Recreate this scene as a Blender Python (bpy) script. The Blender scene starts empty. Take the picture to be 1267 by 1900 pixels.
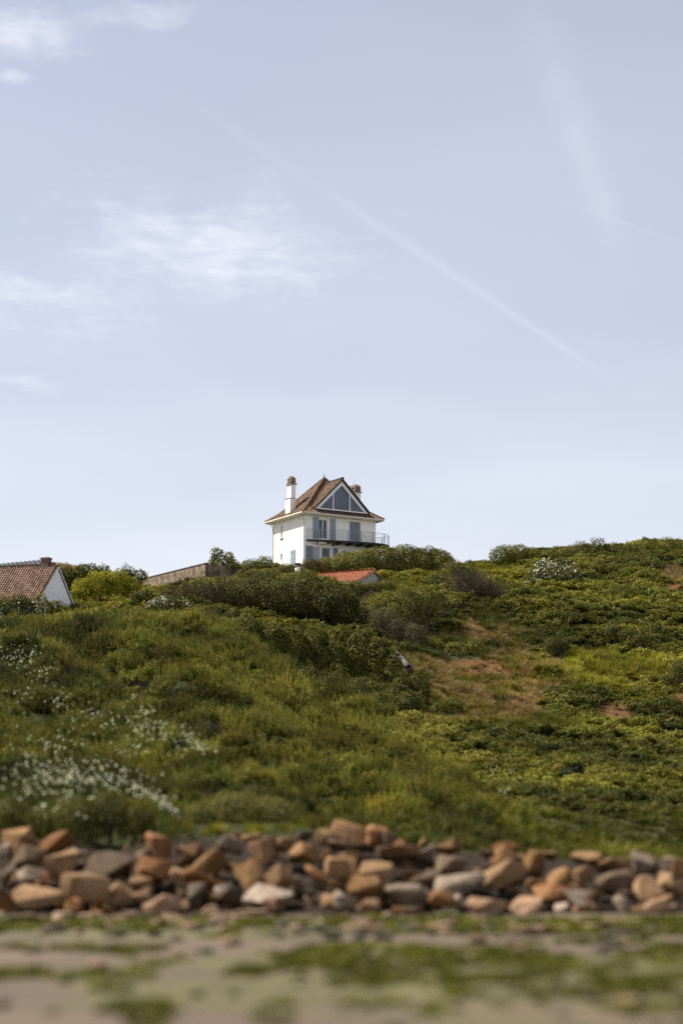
import bpy, bmesh, math, random
import numpy as np
from mathutils import Vector, Matrix, Euler

R = math.radians
rng = np.random.default_rng(11)
random.seed(11)
scene = bpy.context.scene
C = scene.collection

# ------------------------------------------------------------------ camera
F, CX, CY = 3400.0, 633.5, 950.0          # focal length and centre, in pixels of the 1267x1900 photograph
PITCH = math.atan(595 / 3400)
CAMZ = 1.6
HOUSE_Y = 180.0
cam_d = bpy.data.cameras.new('camera')
cam = bpy.data.objects.new('camera', cam_d)
C.objects.link(cam)
scene.camera = cam
cam.location = (0, 0, CAMZ)
cam.rotation_euler = (math.pi / 2 + PITCH, 0, 0)
cam_d.sensor_fit = 'VERTICAL'
cam_d.sensor_height = 36.0
cam_d.sensor_width = 24.0
cam_d.lens = F / 1900 * 36
cam_d.clip_start = 0.1
cam_d.clip_end = 3000
cam_d.dof.use_dof = True
cam_d.dof.focus_distance = HOUSE_Y + 2
cam_d.dof.aperture_fstop = (cam_d.lens / 1000) / 0.19

# ------------------------------------------------------------------ world, sun, exposure
SUN_EL = R(53)
SUN_AZ = math.atan2(-0.98, 0.187)          # from +Y towards +X
scene.view_settings.view_transform = 'Standard'
scene.view_settings.look = 'None'
scene.view_settings.gamma = 1.0
scene.view_settings.exposure = 0.90
scene.cycles.use_denoising = False
scene.cycles.max_bounces = 6
scene.cycles.diffuse_bounces = 3
scene.cycles.transmission_bounces = 3
scene.cycles.transparent_max_bounces = 4
scene.cycles.sample_clamp_indirect = 6

cp, sp = math.cos(PITCH), math.sin(PITCH)

def ray(px, py):
    dx, dv = (px - CX) / F, (CY - py) / F
    return Vector((dx, cp - dv * sp, sp + dv * cp))

def at(px, py, Y):
    d = ray(px, py)
    s = Y / d.y
    return Vector((d.x * s, Y, CAMZ + d.z * s))

def proj(x, y, z):
    z = z - CAMZ
    fw = y * cp + z * sp
    return CX + F * x / fw, CY - F * (-y * sp + z * cp) / fw

class NT:
    """small helper around a node tree"""
    def __init__(s, tree):
        s.t = tree
        s.n = tree.nodes
    def new(s, typ, **kw):
        n = s.n.new(typ)
        for k, v in kw.items():
            setattr(n, k, v)
        return n
    def link(s, a, b):
        s.t.links.new(a, b)
    def put(s, sock, v):
        if hasattr(v, 'is_output'):
            s.link(v, sock)
        elif v is not None:
            sock.default_value = v
    def m(s, op, a, b=None, c=None, clamp=False):
        n = s.new('ShaderNodeMath', operation=op)
        n.use_clamp = clamp
        for i, v in enumerate((a, b, c)):
            s.put(n.inputs[i], v)
        return n.outputs[0]
    def sstep(s, v, a, b, lo=0.0, hi=1.0):
        n = s.new('ShaderNodeMapRange')
        n.interpolation_type = 'SMOOTHSTEP'
        for i, x in enumerate((v, a, b, lo, hi)):
            s.put(n.inputs[i], x)
        return n.outputs[0]
    def mix(s, fac, a, b, mode='MIX'):
        n = s.new('ShaderNodeMix')
        n.data_type = 'RGBA'
        n.blend_type = mode
        s.put(n.inputs[0], fac)
        for i, v in ((6, a), (7, b)):
            if isinstance(v, (tuple, list)) and len(v) == 3:
                v = (*v, 1)
            s.put(n.inputs[i], v)
        return n.outputs[2]
    def noise(s, vec, scale, detail=4, rough=0.55, out=0, dist=0.0):
        n = s.new('ShaderNodeTexNoise')
        s.put(n.inputs['Vector'], vec)
        n.inputs['Scale'].default_value = scale
        n.inputs['Detail'].default_value = detail
        n.inputs['Roughness'].default_value = rough
        n.inputs['Distortion'].default_value = dist
        return n.outputs[out]

world = bpy.data.worlds.new('World')
scene.world = world
world.use_nodes = True
wt = NT(world.node_tree)
wt.n.clear()
w_out = wt.new('ShaderNodeOutputWorld')
w_bg = wt.new('ShaderNodeBackground')
w_bg.inputs['Strength'].default_value = 0.063
sky = wt.new('ShaderNodeTexSky')
sky.sky_type = 'NISHITA'
sky.sun_disc = False
sky.sun_elevation = SUN_EL
sky.sun_rotation = SUN_AZ
sky.altitude = 20
sky.air_density = 1.0
sky.dust_density = 1.6
sky.ozone_density = 1.6
tc = wt.new('ShaderNodeTexCoord')
sepd = wt.new('ShaderNodeSeparateXYZ')
wt.link(tc.outputs['Generated'], sepd.inputs[0])
zc = wt.m('MAXIMUM', sepd.outputs[2], 0.02)
SX, SY = wt.m('DIVIDE', sepd.outputs[0], zc), wt.m('DIVIDE', sepd.outputs[1], zc)   # a flat layer of high cloud overhead

def plane(px, py):
    d = ray(px, py)
    return d.x / d.z, d.y / d.z

pv = wt.new('ShaderNodeCombineXYZ')
wt.link(SX, pv.inputs[0]); wt.link(SY, pv.inputs[1])
mp = wt.new('ShaderNodeMapping')
wt.link(pv.outputs[0], mp.inputs[0])
mp.inputs['Rotation'].default_value = (0, 0, R(-14))
mp.inputs['Scale'].default_value = (6.0, 3.6, 1)
n_big = wt.noise(mp.outputs[0], 1.5, 9, 0.60, dist=0.35)
mp2 = wt.new('ShaderNodeMapping')
wt.link(pv.outputs[0], mp2.inputs[0])
mp2.inputs['Rotation'].default_value = (0, 0, R(-22))
mp2.inputs['Scale'].default_value = (5.0, 7.0, 1)
n_wisp = wt.noise(mp2.outputs[0], 2.2, 8, 0.62, dist=0.5)
n_veil = wt.noise(pv.outputs[0], 0.55, 4, 0.5)
dens = None
for (px, py, rx, ry, st) in ((385, 465, 400, 150, 0.95), (560, 485, 190, 75, 0.7), (260, 420, 260, 60, 0.6), (95, 560, 300, 105, 0.74), (30, 60, 210, 95, 0.95),
                             (230, 28, 190, 55, 0.8), (30, 140, 60, 25, 0.75), (50, 715, 130, 55, 0.55), (270, 395, 190, 26, 0.5),
                             (610, 36, 60, 22, 0.42), (200, 320, 160, 25, 0.38), (700, 520, 120, 30, 0.3)):
    x0, y0 = plane(px, py)
    ax = abs(plane(px + rx, py)[0] - plane(px - rx, py)[0]) / 2
    ay = abs(plane(px, py - ry)[1] - plane(px, py + ry)[1]) / 2
    a = wt.m('POWER', wt.m('DIVIDE', wt.m('SUBTRACT', SX, x0), ax), 2)
    b = wt.m('POWER', wt.m('DIVIDE', wt.m('SUBTRACT', SY, y0), ay), 2)
    e = wt.sstep(wt.m('SQRT', wt.m('ADD', a, b)), 1.25, 0.0, 0.0, st)
    dens = e if dens is None else wt.m('MAXIMUM', dens, e)
nn = wt.m('ADD', wt.m('MULTIPLY', n_big, 0.6), wt.m('MULTIPLY', n_wisp, 0.4))
cloud = wt.sstep(wt.m('ADD', dens, wt.m('MULTIPLY', wt.m('SUBTRACT', nn, 0.5), 2.6)), 0.28, 2.1, 0.0, 0.80)

def trail(p0, p1, w0, amt, f0=0.15, f1=0.1):
    (ax, ay), (bx, by) = plane(*p0), plane(*p1)
    L = math.hypot(bx - ax, by - ay)
    tx, ty = (bx - ax) / L, (by - ay) / L
    dx, dy = wt.m('SUBTRACT', SX, ax), wt.m('SUBTRACT', SY, ay)
    along = wt.m('ADD', wt.m('MULTIPLY', dx, tx), wt.m('MULTIPLY', dy, ty))
    across = wt.m('ADD', wt.m('MULTIPLY', dx, -ty), wt.m('MULTIPLY', dy, tx))
    across = wt.m('ADD', across, wt.m('MULTIPLY', wt.m('SUBTRACT', n_wisp, 0.5), w0 * 0.8))
    core = wt.sstep(wt.m('ABSOLUTE', across), w0, 0.0)
    ends = wt.m('MULTIPLY', wt.sstep(along, 0.0, f0 * L), wt.sstep(along, L, L * (1 - f1)))
    g = wt.sstep(n_big, 0.25, 0.65, 0.55, 1.0)
    return wt.m('MULTIPLY', wt.m('MULTIPLY', core, ends), wt.m('MULTIPLY', g, amt))

for tr in (trail((60, -5), (1180, 735), 0.020, 0.085, 0.62, 0.25), trail((960, -60), (1165, 520), 0.045, 0.075, 0.3, 0.35),
           trail((900, 325), (1500, 532), 0.007, 0.07, 0.4, 0.1)):
    cloud = wt.m('ADD', cloud, tr)
veil = wt.sstep(n_veil, 0.2, 0.8, 0.42, 0.56)                       # thin, even cirrostratus that pales the blue
path_ = wt.m('DIVIDE', 0.22, wt.m('ADD', zc, 0.07))                  # a longer way through it towards the horizon
veil = wt.m('SUBTRACT', 1.0, wt.m('POWER', wt.m('SUBTRACT', 1.0, veil), wt.m('ADD', 0.12, path_)))
hsv = wt.new('ShaderNodeHueSaturation')
wt.link(wt.mix(1.0, sky.outputs[0], (1.06, 0.98, 1.0), 'MULTIPLY'), hsv.inputs['Color'])
hsv.inputs['Saturation'].default_value = 1.0
col = wt.mix(veil, hsv.outputs[0], (9.8, 9.9, 10.4))
col = wt.mix(wt.m('MINIMUM', cloud, 0.9), col, (10.6, 10.7, 11.0))
wt.link(col, w_bg.inputs['Color'])
wt.link(w_bg.outputs[0], w_out.inputs['Surface'])

sun_d = bpy.data.lights.new('sun', 'SUN')
sun_d.energy = 5.0
sun_d.angle = R(0.53)
sun_d.color = (1.0, 0.95, 0.86)
sun = bpy.data.objects.new('sun', sun_d)
C.objects.link(sun)
SUN_DIR = Vector((math.sin(SUN_AZ) * math.cos(SUN_EL), math.cos(SUN_AZ) * math.cos(SUN_EL), math.sin(SUN_EL)))
sun.location = SUN_DIR * 300
sun.rotation_euler = SUN_DIR.to_track_quat('Z', 'Y').to_euler()

# ------------------------------------------------------------------ helpers: objects
def tag(o, label=None, cat=None, group=None, kind=None):
    if label: o['label'] = label
    if cat: o['category'] = cat
    if group: o['group'] = group
    if kind: o['kind'] = kind
    return o

def empty(name, loc, rz=0.0):
    o = bpy.data.objects.new(name, None)
    C.objects.link(o)
    o.location = loc
    o.rotation_euler = (0, 0, rz)
    return o

def link(name, me, mat=None, parent=None):
    o = bpy.data.objects.new(name, me)
    C.objects.link(o)
    if mat is not None and not me.materials:
        me.materials.append(mat)
    if parent is not None:
        o.parent = parent
    return o

class MB:
    """collects polygons for ONE mesh"""
    def __init__(s):
        s.v, s.f, s.lv = [], [], []
    def add(s, vs, fs, val=0.5):
        b = len(s.v)
        s.v.extend([tuple(v) for v in vs])
        s.f.extend([tuple(i + b for i in f) for f in fs])
        s.lv.extend([val] * len(vs))
        return s
    def box(s, x0, x1, y0, y1, z0, z1, val=0.5):
        return s.add([(x0, y0, z0), (x1, y0, z0), (x1, y1, z0), (x0, y1, z0), (x0, y0, z1), (x1, y0, z1), (x1, y1, z1), (x0, y1, z1)],
                     [(0, 3, 2, 1), (4, 5, 6, 7), (0, 1, 5, 4), (1, 2, 6, 5), (2, 3, 7, 6), (3, 0, 4, 7)], val)
    def tube(s, pts, r, n=6, val=0.5, cap=True):
        pts = [Vector(p) for p in pts]
        vs, fs = [], []
        for i, p in enumerate(pts):
            d = (pts[min(i + 1, len(pts) - 1)] - pts[max(i - 1, 0)]).normalized()
            a = d.cross(Vector((0, 0, 1)) if abs(d.z) < 0.9 else Vector((1, 0, 0))).normalized()
            b = d.cross(a)
            rr = r[i] if isinstance(r, (list, tuple)) else r
            for k in range(n):
                t = 2 * math.pi * k / n
                vs.append(p + a * (rr * math.cos(t)) + b * (rr * math.sin(t)))
        for i in range(len(pts) - 1):
            for k in range(n):
                k2 = (k + 1) % n
                fs.append((i * n + k, i * n + k2, (i + 1) * n + k2, (i + 1) * n + k))
        if cap:
            fs.append(tuple(range(n - 1, -1, -1)))
            fs.append(tuple((len(pts) - 1) * n + k for k in range(n)))
        return s.add(vs, fs, val)
    def prism(s, poly, axis, a, b, val=0.5):
        """polygon of (u, w) extruded along axis between a and b; for axis 'y' (u, w) = (x, z), 'x' = (y, z), 'z' = (x, y)"""
        mk = {'y': lambda u, w, t: (u, t, w), 'x': lambda u, w, t: (t, u, w), 'z': lambda u, w, t: (u, w, t)}[axis]
        n = len(poly)
        vs = [mk(u, w, a) for u, w in poly] + [mk(u, w, b) for u, w in poly]
        fs = [tuple(range(n)), tuple(range(2 * n - 1, n - 1, -1))] + [(i, n + i, n + (i + 1) % n, (i + 1) % n) for i in range(n)]
        return s.add(vs, fs, val)
    def mesh(s, name, smooth=False, fix=True):
        me = bpy.data.meshes.new(name)
        me.from_pydata(s.v, [], s.f)
        at_ = me.attributes.new('lv', 'FLOAT', 'POINT')
        at_.data.foreach_set('value', np.array(s.lv, dtype=np.float32))
        if fix:
            bm = bmesh.new(); bm.from_mesh(me)
            bmesh.ops.recalc_face_normals(bm, faces=bm.faces)
            bm.to_mesh(me); bm.free()
        if smooth:
            me.polygons.foreach_set('use_smooth', [True] * len(me.polygons))
        me.update()
        return me
    def build(s, name, mat, parent=None, smooth=False):
        return link(name, s.mesh(name, smooth), mat, parent)

def np_mesh(name, verts, quads, lv=None, smooth=False):
    me = bpy.data.meshes.new(name)
    nv, nf, k = len(verts), len(quads), quads.shape[1]
    me.vertices.add(nv)
    me.vertices.foreach_set('co', np.ascontiguousarray(verts, dtype=np.float32).ravel())
    me.loops.add(nf * k)
    me.loops.foreach_set('vertex_index', np.ascontiguousarray(quads, dtype=np.int32).ravel())
    me.polygons.add(nf)
    me.polygons.foreach_set('loop_start', np.arange(0, nf * k, k, dtype=np.int32))
    me.polygons.foreach_set('loop_total', np.full(nf, k, dtype=np.int32))
    if smooth:
        me.polygons.foreach_set('use_smooth', np.ones(nf, dtype=bool))
    if lv is not None:
        a = me.attributes.new('lv', 'FLOAT', 'POINT')
        a.data.foreach_set('value', np.ascontiguousarray(lv, dtype=np.float32))
    me.update(calc_edges=True)
    return me

# ------------------------------------------------------------------ helpers: materials
def mat_new(name):
    m = bpy.data.materials.new(name)
    m.use_nodes = True
    t = NT(m.node_tree)
    b = next(n for n in t.n if n.type == 'BSDF_PRINCIPLED')
    return m, t, b

def attr(t, name, typ='GEOMETRY'):
    n = t.new('ShaderNodeAttribute')
    n.attribute_name = name
    n.attribute_type = typ
    return n

def bump(t, b, h, strength=0.4, dist=0.02):
    n = t.new('ShaderNodeBump')
    n.inputs['Strength'].default_value = strength
    n.inputs['Distance'].default_value = dist
    t.put(n.inputs['Height'], h)
    t.link(n.outputs[0], b.inputs['Normal'])

def obj_co(t):
    return t.new('ShaderNodeTexCoord').outputs['Object']

def geo_pos(t):
    return t.new('ShaderNodeNewGeometry').outputs['Position']

def mat_plain(name, c, rough=0.6, var=0.15, scale=3.0, spec=0.4, bumpy=0.0, dark=None, streak=False):
    """a painted / rendered surface: base colour with mottling and weather"""
    m, t, b = mat_new(name)
    co = obj_co(t)
    n1 = t.noise(co, scale, 5, 0.6)
    lo = tuple(x * (1 - var * 1.6) for x in c); hi = tuple(min(0.92, x * (1 + var)) for x in c)
    colr = t.mix(t.sstep(n1, 0.3, 0.7), lo, hi)
    if streak:
        mp_ = t.new('ShaderNodeMapping'); t.link(co, mp_.inputs[0]); mp_.inputs['Scale'].default_value = (6, 6, 0.5)
        n2 = t.noise(mp_.outputs[0], 1.0, 5, 0.65)
        colr = t.mix(t.sstep(n2, 0.56, 0.8, 0, 0.55), colr, dark or tuple(x * 0.5 for x in c))
    t.link(colr, b.inputs['Base Color'])
    b.inputs['Roughness'].default_value = rough
    b.inputs['Specular IOR Level'].default_value = spec
    if bumpy:
        bump(t, b, t.noise(co, 25, 4), bumpy, 0.02)
    return m

def mat_leaf(name, c0, c1, inst=False, trans=0.3, rough=0.62, spec=0.07):
    """leaves: per-leaf random (lv) between two colours, optionally times an instance tint"""
    m, t, b = mat_new(name)
    lv = attr(t, 'lv').outputs['Fac']
    colr = t.mix(lv, c0, c1)
    if inst:
        colr = t.mix(1.0, colr, attr(t, 'tint', 'INSTANCER').outputs['Color'], 'MULTIPLY')
    else:
        n = t.noise(geo_pos(t), 0.9, 3)
        colr = t.mix(t.sstep(n, 0.3, 0.7, 0.0, 1.0), t.mix(1.0, colr, (0.72, 0.74, 0.75), 'MULTIPLY'), t.mix(1.0, colr, (1.2, 1.15, 1.0), 'MULTIPLY'))
    t.link(colr, b.inputs['Base Color'])
    b.inputs['Roughness'].default_value = rough
    b.inputs['Specular IOR Level'].default_value = spec
    tr = t.new('ShaderNodeBsdfTranslucent')
    t.link(t.mix(1.0, colr, (1.15, 1.2, 0.6), 'MULTIPLY'), tr.inputs['Color'])
    mx = t.new('ShaderNodeMixShader')
    mx.inputs[0].default_value = trans
    t.link(b.outputs[0], mx.inputs[1]); t.link(tr.outputs[0], mx.inputs[2])
    out = next(n for n in t.n if n.type == 'OUTPUT_MATERIAL')
    t.link(mx.outputs[0], out.inputs['Surface'])
    return m

# ------------------------------------------------------------------ terrain
def vnoise(x, y, s, seed):
    """value noise on arrays"""
    g = np.random.default_rng(seed).random((256, 256))
    x = np.asarray(x, float) / s + 1000.5; y = np.asarray(y, float) / s + 1000.5
    xi, yi = np.floor(x).astype(int), np.floor(y).astype(int)
    fx, fy = x - xi, y - yi
    fx, fy = fx * fx * (3 - 2 * fx), fy * fy * (3 - 2 * fy)
    a, b = g[xi % 256, yi % 256], g[(xi + 1) % 256, yi % 256]
    c, d = g[xi % 256, (yi + 1) % 256], g[(xi + 1) % 256, (yi + 1) % 256]
    return (a * (1 - fx) + b * fx) * (1 - fy) + (c * (1 - fx) + d * fx) * fy

def fbm(x, y, s, seed, o=4):
    r, a, w = 0, 1.0, 0
    for i in range(o):
        r = r + a * vnoise(x, y, s / 2 ** i, seed + i); w += a; a *= 0.5
    return r / w

COLS = {   # azimuth (photo column): distance -> photo row at which the ground shows
    -250: '44:1545 50:1510 58:1450 68:1378 80:1300 95:1220 110:1192 122:1180 140:1184 150:1164 165:1108 185:1070 205:1056 230:1075',
    0:    '44:1548 50:1510 58:1450 68:1378 80:1300 95:1220 110:1192 122:1180 140:1184 150:1164 165:1108 185:1070 205:1054 230:1070',
    130:  '44:1552 50:1515 58:1455 68:1380 80:1300 95:1217 110:1184 122:1168 140:1170 150:1152 165:1108 185:1070 205:1056 230:1070',
    260:  '44:1548 50:1515 58:1455 68:1380 80:1296 95:1211 110:1174 122:1156 140:1142 150:1126 165:1118 185:1105 205:1094 230:1100',
    400:  '44:1545 50:1525 58:1475 68:1405 80:1325 95:1236 108:1172 115:1157 122:1185 130:1172 140:1160 148:1146 156:1112 165:1094 180:1064 205:1078 230:1095',
    520:  '44:1545 50:1535 58:1495 68:1445 80:1376 90:1316 100:1266 107:1240 114:1278 120:1275 126:1245 130:1212 138:1190 147:1174 153:1140 160:1100 168:1080 178:1056 205:1075 230:1095',
    640:  '44:1540 50:1535 58:1505 68:1465 80:1406 90:1352 98:1319 106:1352 114:1345 122:1305 128:1245 132:1215 140:1192 147:1176 153:1140 160:1100 168:1084 178:1058 205:1075 230:1095',
    760:  '44:1550 50:1545 58:1520 68:1485 78:1436 88:1396 96:1390 105:1352 115:1312 125:1262 132:1228 138:1196 146:1168 152:1126 158:1104 165:1090 178:1066 205:1062 230:1080',
    900:  '44:1575 50:1565 58:1540 68:1505 78:1470 88:1436 98:1400 106:1356 115:1310 125:1255 135:1208 145:1156 155:1112 165:1084 180:1060 205:1058 230:1070',
    1050: '44:1585 50:1575 58:1550 68:1515 78:1485 88:1446 98:1406 106:1370 115:1330 125:1280 135:1226 145:1176 155:1131 165:1096 180:1058 195:1033 205:1025 230:1042',
    1267: '44:1597 50:1590 58:1570 68:1540 78:1510 88:1475 98:1436 106:1396 115:1350 125:1296 135:1241 145:1191 155:1141 165:1101 180:1052 195:1026 205:1016 230:1036',
    1500: '44:1600 50:1593 58:1575 68:1543 78:1513 88:1478 98:1438 106:1398 115:1350 125:1296 135:1238 145:1186 155:1136 165:1096 180:1047 195:1021 205:1011 230:1030',
}
YS = np.arange(36.0, 421.0, 0.75)
US = np.arange(-0.5, 0.5001, 0.004)
ctrl_u, ctrl_z = [], []
for px_, txt in COLS.items():
    prs = [tuple(map(float, q.split(':'))) for q in txt.split()]
    yy = np.array([p[0] for p in prs]); rows = np.array([p[1] for p in prs])
    row = np.interp(YS, yy, rows)
    dv = (CY - row) / F
    z = CAMZ + YS * (sp + dv * cp) / (cp - dv * sp)
    z44 = float(np.interp(44.0, YS, z)); zl = float(np.interp(230.0, YS, z))
    z = np.where(YS < 44, np.interp(YS, [36, 38.2, 40.2, 43, 44.4], [-0.30, -0.26, 0.16 * z44, 0.66 * z44, z44]), z)
    z = np.where(YS > 230, zl - (YS - 230) * 0.03, z)
    ctrl_u.append((px_ - CX) / F); ctrl_z.append(z)
ctrl_u, ctrl_z = np.array(ctrl_u), np.array(ctrl_z)
ZG = np.stack([np.interp(US, ctrl_u, ctrl_z[:, j]) for j in range(len(YS))], axis=1)   # [u, y]

def gblur(A, s, axis):
    k = np.exp(-0.5 * (np.arange(-int(3 * s), int(3 * s) + 1) / s) ** 2); k /= k.sum()
    n = len(k) // 2
    P = np.concatenate([np.repeat(np.take(A, [0], axis), n, axis), A, np.repeat(np.take(A, [-1], axis), n, axis)], axis)
    return np.apply_along_axis(lambda v: np.convolve(v, k, 'valid'), axis, P)
ZG = gblur(gblur(ZG, 3.0, 0), 2.2, 1)
GX, GY = US[:, None] * YS[None, :], np.repeat(YS[None, :], len(US), 0)
amp = np.clip((GY - 43) / 12, 0, 1)
ZG = ZG + amp * ((fbm(GX, GY, 9.0, 5) - 0.5) * 1.9 + (fbm(GX, GY, 3.4, 9) - 0.5) * 1.1)
# the eroded gully on the right of the slope and a slumped scar below it
def dent(px, py, Y, rx, ry, dz):
    global ZG
    c = at(px, py, Y)
    d2 = ((GX - c.x) / rx) ** 2 + ((GY - c.y) / ry) ** 2
    ZG = ZG + dz * np.exp(-d2)
dent(880, 1235, 128, 3.2, 9, -1.0)
dent(1130, 1318, 115, 1.5, 1.6, -0.7)
dent(1130, 1340, 112, 2.2, 1.4, 0.3)
dent(215, 1545, 45.5, 0.8, 1.6, -0.4)
dent(520, 1225, 121, 3.0, 3.0, -0.6)

# the rounded edge of the left spur, and the shallow hollow that runs down its face
gpx = CX + F * GX / GY
rid = np.interp(gpx, [300, 400, 520, 640, 760, 900], [114, 111, 103, 93, 82, 70])
ZG = ZG + 0.15 * np.exp(-((GY - rid) / 5.5) ** 2) * np.clip((gpx - 330) / 120, 0, 1) * np.clip((980 - gpx) / 150, 0, 1)
hol = np.interp(gpx, [0, 100, 350, 600, 800], [112, 103, 74, 63, 54])
ZG = ZG - 1.5 * np.exp(-((GY - hol) / 7.0) ** 2) * np.clip((gpx - 20) / 120, 0, 1) * np.clip((860 - gpx) / 150, 0, 1)
hump = np.interp(gpx, [0, 150, 350, 600], [92, 84, 60, 52])
ZG = ZG + 0.7 * np.exp(-((GY - hump) / 6.0) ** 2) * np.clip((gpx + 100) / 150, 0, 1) * np.clip((620 - gpx) / 150, 0, 1)

def hz(x, y):
    x = np.asarray(x, float); y = np.asarray(y, float)
    fu = np.clip((x / y - US[0]) / (US[1] - US[0]), 0, len(US) - 1.001)
    fy = np.clip((y - YS[0]) / (YS[1] - YS[0]), 0, len(YS) - 1.001)
    i, j = fu.astype(int), fy.astype(int)
    a, b = fu - i, fy - j
    return (ZG[i, j] * (1 - a) + ZG[i + 1, j] * a) * (1 - b) + (ZG[i, j + 1] * (1 - a) + ZG[i + 1, j + 1] * a) * b

def ell(px, py, cx, cy, rx, ry):
    return np.exp(-(((px - cx) / rx) ** 2 + ((py - cy) / ry) ** 2))

EARTH = tuple((a_, b_, c_ * 1.2, d_ * 1.15, e_) for a_, b_, c_, d_, e_ in ((986, 1288, 17, 26, 1.1), (978, 1245, 8, 14, .8), (868, 1152, 34, 18, .7), (890, 1238, 70, 15, .85), (1130, 1326, 34, 17, 1.1), (1262, 1288, 14, 24, 1.1),
         (835, 1288, 24, 16, .6), (1150, 1303, 14, 8, .9), (764, 1248, 12, 22, .7), (672, 1158, 24, 9, .9), (1110, 1495, 30, 6, .8), (1250, 1090, 22, 12, .7), (960, 1300, 20, 16, .6), (905, 1185, 26, 18, .7), (800, 1265, 22, 16, .6), (880, 1300, 40, 12, .5)))
def earth_at(px, py):
    e = 0
    for (a, b, c, d, s) in EARTH:
        e = e + s * ell(px, py, a, b, c, d)
    return e

nu, ny = len(US), len(YS)
verts = np.stack([GX, GY, ZG], -1).reshape(-1, 3)
ii, jj = np.meshgrid(np.arange(nu - 1), np.arange(ny - 1), indexing='ij')
q = np.stack([ii * ny + jj, (ii + 1) * ny + jj, (ii + 1) * ny + jj + 1, ii * ny + jj + 1], -1).reshape(-1, 4)
vpx, vpy = proj(verts[:, 0], verts[:, 1], verts[:, 2])
earth_v = np.where((verts[:, 1] > 60) & (verts[:, 1] < 190), earth_at(vpx, vpy), 0)
m_hill, t, b = mat_new('hill_soil')
pos = geo_pos(t)
n1, n2 = t.noise(pos, 0.35, 5), t.noise(pos, 3.0, 5, 0.65)
grn = t.mix(t.sstep(n1, 0.35, 0.65), (0.034, 0.042, 0.012), (0.060, 0.062, 0.018))
grn = t.mix(t.sstep(n2, 0.5, 0.75, 0, 0.6), grn, (0.075, 0.055, 0.028))
ear = t.mix(n2, (0.080, 0.040, 0.017), (0.235, 0.115, 0.047))
n4 = t.noise(pos, 0.9, 6, 0.7)
ef = t.sstep(t.m('ADD', attr(t, 'lv').outputs['Fac'], t.m('ADD', t.m('MULTIPLY', t.m('SUBTRACT', n2, 0.5), 1.1), t.m('MULTIPLY', t.m('SUBTRACT', n4, 0.5), 1.2))), 0.22, 0.55)
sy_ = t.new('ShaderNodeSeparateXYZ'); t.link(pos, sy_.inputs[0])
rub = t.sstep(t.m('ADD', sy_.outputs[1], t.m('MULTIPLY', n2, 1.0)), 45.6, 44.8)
grn = t.mix(rub, grn, t.mix(n2, (0.018, 0.013, 0.009), (0.060, 0.042, 0.028)))  # dark soil under the rocks, deepened further to paint shade into the gaps
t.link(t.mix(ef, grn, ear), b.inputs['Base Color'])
b.inputs['Roughness'].default_value = 0.95
b.inputs['Specular IOR Level'].default_value = 0.1
bump(t, b, t.m('ADD', n2, n4), 1.0, 0.5)
hill = link('hillside', np_mesh('hillside', verts, q, earth_v, True), m_hill)
tag(hill, 'green overgrown coastal hillside rising from the rocks to the house', 'hill', kind='structure')

# beach: muddy sand with algae, from behind the camera to the foot of the rocks
bx, by = np.meshgrid(np.arange(-70, 70.1, 0.4), np.arange(-40, 41.1, 0.4), indexing='ij')
def beach_z(x, y):
    x, y = np.asarray(x, float), np.asarray(y, float)
    return (fbm(x, y, 5, 31) - 0.5) * 0.14 + (fbm(x, y, 1.1, 37, 3) - 0.5) * 0.09 - 0.03 - np.clip((14 - y) / 60, 0, 1) * 0.6
bz = beach_z(bx, by)
bpx, bpy_ = proj(bx, np.maximum(by, 5), bz)
alg = 0.55 * np.exp(-((by - 22.5) / 5.5) ** 2) * np.clip(0.35 + (bx + 3.2) / 4.5, 0.2, 1.2) + 0.75 * np.exp(-((by - 34) / 3.2) ** 2)
alg = alg + (fbm(bx, by, 2.6, 51) - 0.5) * 1.2 + (fbm(bx * 0.35, by, 0.9, 53, 3) - 0.5) * 1.1
nbx, nby = bx.shape
ii, jj = np.meshgrid(np.arange(nbx - 1), np.arange(nby - 1), indexing='ij')
qb = np.stack([ii * nby + jj, (ii + 1) * nby + jj, (ii + 1) * nby + jj + 1, ii * nby + jj + 1], -1).reshape(-1, 4)
m_beach, t, b = mat_new('beach_mud')
pos = geo_pos(t)
mps = t.new('ShaderNodeMapping'); t.link(pos, mps.inputs[0]); mps.inputs['Scale'].default_value = (0.4, 1.0, 1.0)
pos = mps.outputs[0]
n1, n2, n3 = t.noise(pos, 0.8, 5, 0.6), t.noise(pos, 6, 5, 0.65), t.noise(pos, 30, 3)
snd = t.mix(t.sstep(n1, 0.3, 0.7), (0.072, 0.049, 0.029), (0.122, 0.085, 0.052))
snd = t.mix(t.sstep(t.noise(pos, 2.6, 5), 0.50, 0.68, 0, 0.8), snd, (0.048, 0.038, 0.028))
alc = t.mix(t.sstep(t.m('ADD', t.m('MULTIPLY', n2, 0.5), t.m('MULTIPLY', t.noise(pos, 2.2, 4), 0.5)), 0.38, 0.60), (0.036, 0.034, 0.011), (0.108, 0.100, 0.025))
af = t.sstep(t.m('ADD', attr(t, 'lv').outputs['Fac'], t.m('MULTIPLY', t.m('SUBTRACT', n2, 0.5), 0.7)), 0.05, 0.60, 0, 0.75)
t.link(t.mix(af, snd, alc), b.inputs['Base Color'])
b.inputs['Roughness'].default_value = 0.75
b.inputs['Specular IOR Level'].default_value = 0.3
bump(t, b, n2, 0.8, 0.06)
beach = link('beach', np_mesh('beach', np.stack([bx, by, bz], -1).reshape(-1, 3), qb, alg.reshape(-1), True), m_beach)
tag(beach, 'grey brown muddy beach streaked with green algae in front of the rocks', 'beach', kind='structure')

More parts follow.
